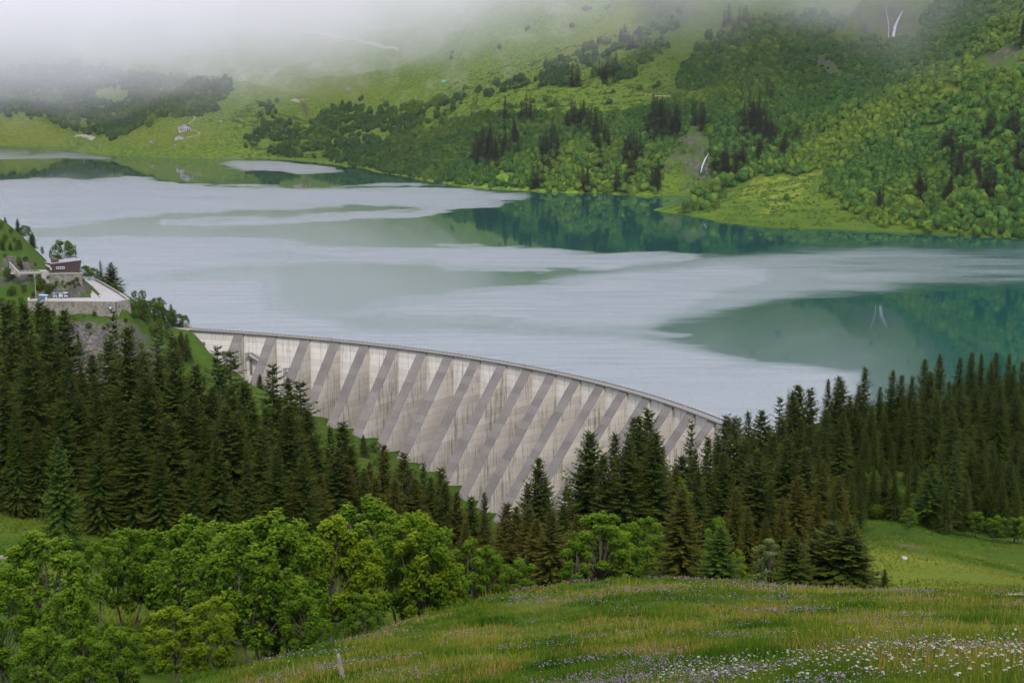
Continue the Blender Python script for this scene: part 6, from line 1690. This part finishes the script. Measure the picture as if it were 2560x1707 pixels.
# wooden post and log
g = hit(864, 1698, 20)
t = thing("fence_post", "weathered split wooden post leaning in the near meadow", "post", tuple(g))
m = MB(); m.add([(-.05, -.05, -.3), (.06, -.04, -.3), (.05, .05, -.3), (-.05, .05, -.3), (-.24, -.035, .80), (-.17, -.04, .88), (-.175, .03, .90), (-.25, .04, .97)], [(3, 2, 1, 0), (4, 5, 6, 7), (0, 1, 5, 4), (1, 2, 6, 5), (2, 3, 7, 6), (3, 0, 4, 7)])
m.add([(-.2, -.036, .2), (-.14, -.048, .2), (-.15, .03, .2), (-.2, .03, .2), (-.29, -.03, .9), (-.255, -.03, 1.02), (-.26, .03, 1.0), (-.29, .03, .93)], [(3, 2, 1, 0), (4, 5, 6, 7), (0, 1, 5, 4), (1, 2, 6, 5), (2, 3, 7, 6), (3, 0, 4, 7)])
m.build("post", M_WOOD, t)
g = hit(14, 1398, 60); g2 = hit(45, 1404, 60)
m = MB(); m.tube([g + [-2, 0, .2], (g + g2) / 2 + [0, 0, .25], g2 + [0, 0, .15]], [.35, .3, .2], 8); o = m.build("fallen_log", M_WOOD); tag(o, "pale fallen log on the bright grass at the left edge", "log")
m = MB(); r = np.random.default_rng(4); g = hit(245, 1290, 120)
for _ in range(16): a = g + [r.uniform(-3, 3), r.uniform(-1, 1), .3]; m.tube([a, a + [r.uniform(-1.6, 1.6), r.uniform(-.6, .6), r.uniform(0, .7)]], [.06, .02], 4)
o = m.build("brushwood_heap", M_DEAD); tag(o, "heap of bare brushwood under the spruces on the left grass", "brushwood")

# ------------------------------------------------------------------ near meadow
CR = np.array([(-600, 45), (200, 50), (480, 64), (640, 72), (800, 81), (1000, 93), (1200, 104), (1400, 112), (1700, 119), (2200, 113), (2560, 106), (3200, 100)])
def m_ramp(name, attrn, stops, trans=0.3):
    m, nt, b = mat(name)
    c = ramp(nt, attr(nt, attrn), stops)
    nt.links.new(c, b.inputs["Base Color"]); b.inputs["Roughness"].default_value = 0.8; b.inputs["Specular IOR Level"].default_value = 0.04
    tr = nt.nodes.new("ShaderNodeBsdfTranslucent"); nt.links.new(c, tr.inputs[0])
    ms = nt.nodes.new("ShaderNodeMixShader"); ms.inputs[0].default_value = trans
    nt.links.new(b.outputs[0], ms.inputs[1]); nt.links.new(tr.outputs[0], ms.inputs[2]); nt.links.new(ms.outputs[0], nt.nodes["Material Output"].inputs[0])
    return m
M_GRASS = m_ramp("meadow_grass", "hue", [(0.0, (0.012, 0.040, 0.002)), (0.3, (0.042, 0.080, 0.006)), (0.5, (0.090, 0.108, 0.012)), (0.7, (0.16, 0.145, 0.027)), (0.85, (0.17, 0.12, 0.04)), (1.0, (0.14, 0.045, 0.008))])
def meadow_pts(n, r, dmin=15, far=0):
    px = r.uniform(-150, 3250, n); d = np.exp(r.uniform(math.log(dmin), math.log(122), n))
    lim = np.interp(px, CR[:, 0], CR[:, 1]) + far
    ok = d < lim; px, d = px[ok], d[ok]
    th = np.arctan2((px - PX) / F, cP) * 1.0
    # angle of that photo column where the meadow lies
    th = np.arctan((px - PX) / F / (cP - 0.24 * sP))
    x, y = d * np.sin(th), d * np.cos(th); z = height(x, y)
    qx, qy = proj(np.stack([x, y, z], -1)); ok = (qy < 1760)
    return x[ok], y[ok], z[ok], d[ok], qx[ok], qy[ok]
def grass():
    r = np.random.default_rng(31)
    x, y, z, d, qx, qy = meadow_pts(500000, r)
    n = len(x)
    tall = np.clip(0.72 + 0.75 * fbm(x / 3.5, y / 3.5, 4, 41), 0.25, 1.9)
    hgt = r.uniform(0.16, 0.42, n) * tall * np.where(r.random(n) < .06, 1.7, 1); w = 0.010 + 0.00042 * d
    a = r.uniform(0, 6.28, n); side = np.c_[np.cos(a), np.sin(a) * .3, np.zeros(n)] * w[:, None]
    lean = np.c_[r.normal(0, .28, n), r.normal(0, .28, n), np.ones(n)] * hgt[:, None]
    B = np.c_[x, y, z - 0.03]
    V = np.stack([B - side, B + side, B + lean], 1).reshape(-1, 3)
    yel = fbm(x / 9, y / 14, 3, 44); rust = fbm(x / 5, y / 8, 3, 46); dk = fbm(x / 4, y / 7, 3, 48)
    hue = 0.47 + 0.20 * yel - 0.42 * np.clip(dk, 0, 1) + r.normal(0, 0.09, n)
    hue = np.where((rust > 0.34) & (r.random(n) < 0.35), r.uniform(0.85, 1.0, n), hue)
    hue = np.where((yel > 0.25) & (r.random(n) < 0.3), r.uniform(0.62, 0.82, n), hue)
    hue = np.clip(hue, 0, 1)
    hv = np.stack([np.clip(hue - .12, 0, 1), np.clip(hue - .12, 0, 1), hue], 1).ravel()
    o = link("grass", new_mesh("grass", V, np.arange(n * 3).reshape(n, 3), M_GRASS, False, {"hue": hv})); tag(o, "tall mixed green and yellow grass of the near meadow", None, None, 'stuff')
    # rougher ground plants in the hollow and on the slopes further off
    m = 90000; th = r.uniform(-0.45, 0.45, m); dd = np.exp(r.uniform(math.log(105), math.log(330), m)); x, y = dd * np.sin(th), dd * np.cos(th); z = height(x, y)
    s = np.clip(fbm(x / 14, y / 14, 3, 49) * .6 + .6, .15, 1.4)
    hgt = r.uniform(.2, .55, m) * s; w = .04 + .0009 * dd; a = r.uniform(0, 6.28, m); side = np.c_[np.cos(a), np.sin(a) * .3, np.zeros(m)] * w[:, None]
    B = np.c_[x, y, z - .05]; V = np.stack([B - side, B + side, B + np.c_[r.normal(0, .3, m), r.normal(0, .3, m), np.ones(m)] * hgt[:, None]], 1).reshape(-1, 3)
    hue = np.clip(.36 + .22 * fbm(x / 20, y / 20, 3, 50) + r.normal(0, .07, m) + .16 * poly_soft(*proj(np.c_[x, y, z]), [(2150, 1360), (2560, 1440), (2600, 1490), (2180, 1490)], 12), 0, 1)
    o = link("rough_grass", new_mesh("rough_grass", V, np.arange(m * 3).reshape(m, 3), M_GRASS, False, {"hue": np.repeat(hue, 3)})); tag(o, "rough green grass on the hollow and slopes behind the near meadow", None, None, 'stuff')
grass()
M_PURP = m_ramp("purple_petals", "hue", [(0.0, (0.11, 0.085, 0.105)), (0.5, (0.16, 0.11, 0.18)), (1.0, (0.22, 0.12, 0.27))])
M_WHF = m_ramp("white_petals", "hue", [(0.0, (0.04, 0.07, 0.01)), (0.35, (0.16, 0.17, 0.11)), (1.0, (0.25, 0.245, 0.21))])
M_YEL = m_ramp("yellow_petals", "hue", [(0.0, (0.20, 0.16, 0.01)), (1.0, (0.36, 0.28, 0.015))])
def dots(name, label, m, x, y, z, d, r, h0, h1, s0, sk, hue, flat=0.7, k=1):
    n = len(x); hh = r.uniform(h0, h1, n); s = s0 + sk * d
    a = r.uniform(0, 6.28, n); u = np.c_[np.cos(a), np.sin(a), r.normal(0, .25, n)]; v = np.c_[-np.sin(a) * flat, np.cos(a) * flat, r.uniform(-.6, .6, n)]
    C0 = np.c_[x, y, z + hh]; s = (s * r.uniform(.6, 1.3, n))[:, None]
    top = C0 + [0, 0, 1] * s * .5
    V = np.stack([C0 - u * s, C0 - v * s, C0 + u * s, C0 + v * s, top], 1).reshape(-1, 3); b = np.arange(n)[:, None] * 5
    T = np.concatenate([b + q for q in ([0, 1, 4], [1, 2, 4], [2, 3, 4], [3, 0, 4])])
    o = link(name, new_mesh(name, V, T, m, False, {"hue": np.repeat(hue, 5)})); tag(o, label, None, None, 'stuff')
def flowers():
    r = np.random.default_rng(32)
    x, y, z, d, qx, qy = meadow_pts(480000, r)
    f = fbm(x / 5.5, y / 4.5, 3, 61) + .25 * poly_soft(qx, qy, [(1100, 1500), (1500, 1455), (2100, 1455), (2200, 1500), (1500, 1540)], 20) + .35 * poly_soft(qx, qy, [(2000, 1640), (2560, 1600), (2600, 1680), (2000, 1690)], 15)
    k = r.random(len(x)) < np.clip(f * 0.8 - .22, 0.004, .22)
    x, y, z, d = x[k], y[k], z[k], d[k]
    dots("purple_flowers", "drifts of small purple flowers in the near meadow", M_PURP, x, y, z, d, r, .22, .40, .010, .00042, np.clip(r.normal(.45, .3, len(x)), 0, 1))
    x, y, z, d, qx, qy = meadow_pts(140000, r)
    f = .35 * fbm(x / 4, y / 5, 3, 63) + .95 * poly_soft(qx, qy, [(1640, 1707), (1900, 1650), (2250, 1620), (2600, 1600), (2600, 1760), (1640, 1760)], 20) + .55 * poly_soft(qx, qy, [(460, 1720), (640, 1660), (900, 1600), (900, 1720)], 20)
    k = r.random(len(x)) < np.clip(f * .15 - .055, 0, .07); x, y, z, d = x[k], y[k], z[k], d[k]
    V, T, Hh, n0 = [], [], [], 0
    for i in range(len(x)):
        s = r.uniform(.009, .030) + .00016 * d[i]; c = np.array([x[i], y[i], z[i] + r.uniform(.30, .5)]); n = 7; a = np.arange(n) * 2 * math.pi / n + r.uniform(0, 6)
        tl = r.normal(0, .25, 2); ring = c + np.c_[np.cos(a), np.sin(a), np.cos(a) * tl[0] + np.sin(a) * tl[1]] * (s * r.uniform(.8, 1.15, n))[:, None]
        V.append(np.concatenate([ring, [c + [0, 0, s * .45]], [[x[i], y[i], z[i]]], [c - [0.006, 0, 0]], [c + [0.006, 0, 0]]])); T += [(n0 + j, n0 + (j + 1) % n, n0 + n) for j in range(n)] + [(n0 + n + 1, n0 + n + 2, n0 + n + 3)]; n0 += n + 4
        Hh += [r.uniform(.4, 1)] * (n + 1) + [0] * 3
    o = link("white_umbels", new_mesh("white_umbels", np.concatenate(V), np.array(T), M_WHF, False, {"hue": np.array(Hh)})); tag(o, "white umbel flowers standing above the grass of the near meadow", None, None, 'stuff')
    x, y, z, d, qx, qy = meadow_pts(60000, r); f = fbm(x / 7, y / 8, 3, 65); k = r.random(len(x)) < np.clip(f * .5 - .05, 0, .2); x, y, z, d = x[k], y[k], z[k], d[k]
    dots("yellow_flowers", "tiny yellow flowers sprinkled through the near meadow", M_YEL, x, y, z, d, r, .2, .42, .006, .00028, r.random(len(x)))
flowers()
M_RUST = plain("rusty_seed_heads", (0.13, 0.035, 0.012), 0.9, 0.3, 8.0); M_DOCKL = plain("dock_leaf", (0.02, 0.06, 0.012), 0.8, 0.2, 5.0)
def dock_mesh(seed):
    r = np.random.default_rng(seed); st = MB(); st.tube([(0, 0, -.05), (.01, 0, .5), (.02, .01, .95)], [.012, .009, .004], 5)
    sd = MB()
    for k in range(70):
        zz = r.uniform(.42, 1.0); a = r.uniform(0, 6.28); q = r.uniform(.01, .06) * (1.15 - zz); c = np.array([q * math.cos(a) + .015, q * math.sin(a), zz]); s = r.uniform(.012, .028)
        sd.add([c - [s, 0, 0], c + [0, s, 0], c + [s, 0, 0], c - [0, s, 0], c + [0, 0, s * 1.6], c - [0, 0, s]], None, [(0, 1, 4), (1, 2, 4), (2, 3, 4), (3, 0, 4), (1, 0, 5), (2, 1, 5), (3, 2, 5), (0, 3, 5)])
    lf = MB()
    for k in range(7):
        a = k * .95 + r.normal(0, .2); e = np.array([math.cos(a), math.sin(a), 0]); s = np.array([-e[1], e[0], 0]); L = r.uniform(.25, .42)
        lf.add([e * .02, e * L * .5 + s * .06 + [0, 0, L * .5], e * L + [0, 0, L * .35], e * L * .5 - s * .06 + [0, 0, L * .5]], [(0, 1, 2, 3)])
    return st, sd, lf
def docks():
    pr = []
    for k in range(3):
        st, sd, lf = dock_mesh(70 + k); ms = []
        for nm, mb, m in (("stem", st, M_RUST), ("seed_head", sd, M_RUST), ("leaf_rosette", lf, M_DOCKL)):
            o = mb.build(nm, m); ms.append((nm, o.data)); bpy.data.objects.remove(o)
        pr.append(ms)
    P_ = [(1545, 1512), (1663, 1543), (1832, 1520), (1854, 1541), (1917, 1518), (1966, 1520), (1977, 1526), (2024, 1518), (2046, 1516), (2118, 1496), (2148, 1502), (2166, 1505), (2181, 1503), (2190, 1560), (2215, 1556), (2160, 1545), (2122, 1540), (2306, 1510), (2326, 1515), (2330, 1530), (1230, 1690), (2440, 1640), (2228, 1585), (1120, 1520)]
    for i, (a, b) in enumerate(P_):
        g = hit(a, b, 18, 130); d = math.hypot(g[0], g[1]); s = (15 + 5 * (i % 3)) / F * d
        if i in (0, 1, 2, 3, 20, 21, 22, 23):
            lab = {0: "rusty dock spike left of the big russet spruce's foot", 1: "rusty dock spike below the rounded yellowish spruce", 2: "rusty dock spike below the yellow green bush", 3: "lower rusty dock spike under the birch",
                   20: "lone rusty dock spike near the meadow's bottom edge", 21: "tall rusty dock spike among purple flowers at right", 22: "rusty dock spike amid yellow grass at right", 23: "rusty dock spike near the meadow's left crest"}[i]
        else: lab = "slender rusty dock spike in the scattered group before the dark spruces"
        t = thing("dock_plant", lab, "wild plant", tuple(g), i * 1.3, "rusty dock spikes in the meadow", s)
        for nm, me in pr[i % 3]: link(nm, me, t)
docks()

# ------------------------------------------------------------------ air: even haze, and the low cloud on the mountains
def haze():
    m, nt, b = mat("haze")
    nt.nodes.remove(b)
    v = nt.nodes.new("ShaderNodeVolumePrincipled")
    v.inputs["Color"].default_value = (0.90, 0.92, 1.0, 1)
    v.inputs["Density"].default_value = 0.00001
    v.inputs["Anisotropy"].default_value = 0.0
    nt.links.new(v.outputs[0], nt.nodes["Material Output"].inputs["Volume"])
    mb = MB(); mb.box(-4300, -300, -110, 4300, 6450, 1150)
    o = mb.build("haze", m)
    tag(o, "thin pale haze filling the valley air", None, None, 'stuff')
haze()
def low_cloud():
    m, nt, b = mat("low_cloud")
    nt.nodes.remove(b)
    v = nt.nodes.new("ShaderNodeVolumePrincipled")
    v.inputs["Color"].default_value = (0.915, 0.905, 0.95, 1)
    g = nt.nodes.new("ShaderNodeNewGeometry")
    sep = nt.nodes.new("ShaderNodeSeparateXYZ"); nt.links.new(g.outputs["Position"], sep.inputs[0])
    ns = noise(nt, 0.0027, 7, 0.66, stretch=(1, 0.7, 1.6))
    a = nt.nodes.new("ShaderNodeMath"); a.operation = 'MULTIPLY_ADD'       # z + noise*320
    nt.links.new(ns, a.inputs[0]); a.inputs[1].default_value = 560.0; nt.links.new(sep.outputs[2], a.inputs[2])
    # cloud base climbs to the right of the valley
    a2 = nt.nodes.new("ShaderNodeMath"); a2.operation = 'MULTIPLY_ADD'
    nt.links.new(sep.outputs[0], a2.inputs[0]); a2.inputs[1].default_value = -0.09; nt.links.new(a.outputs[0], a2.inputs[2])
    mr = N(nt, "ShaderNodeMapRange")
    mr.inputs[1].default_value = 440.0; mr.inputs[2].default_value = 1000.0; mr.inputs[3].default_value = 0.0; mr.inputs[4].default_value = 0.0024
    nt.links.new(a2.outputs[0], mr.inputs[0]); nt.links.new(mr.outputs[0], v.inputs["Density"])
    nt.links.new(v.outputs[0], nt.nodes["Material Output"].inputs["Volume"])
    mb = MB(); mb.box(-3500, 1500, 3, 3200, 6440, 830)
    o = mb.build("low_cloud", m)
    tag(o, "low grey white cloud hanging over the far mountain slopes", None, None, 'stuff')
low_cloud()
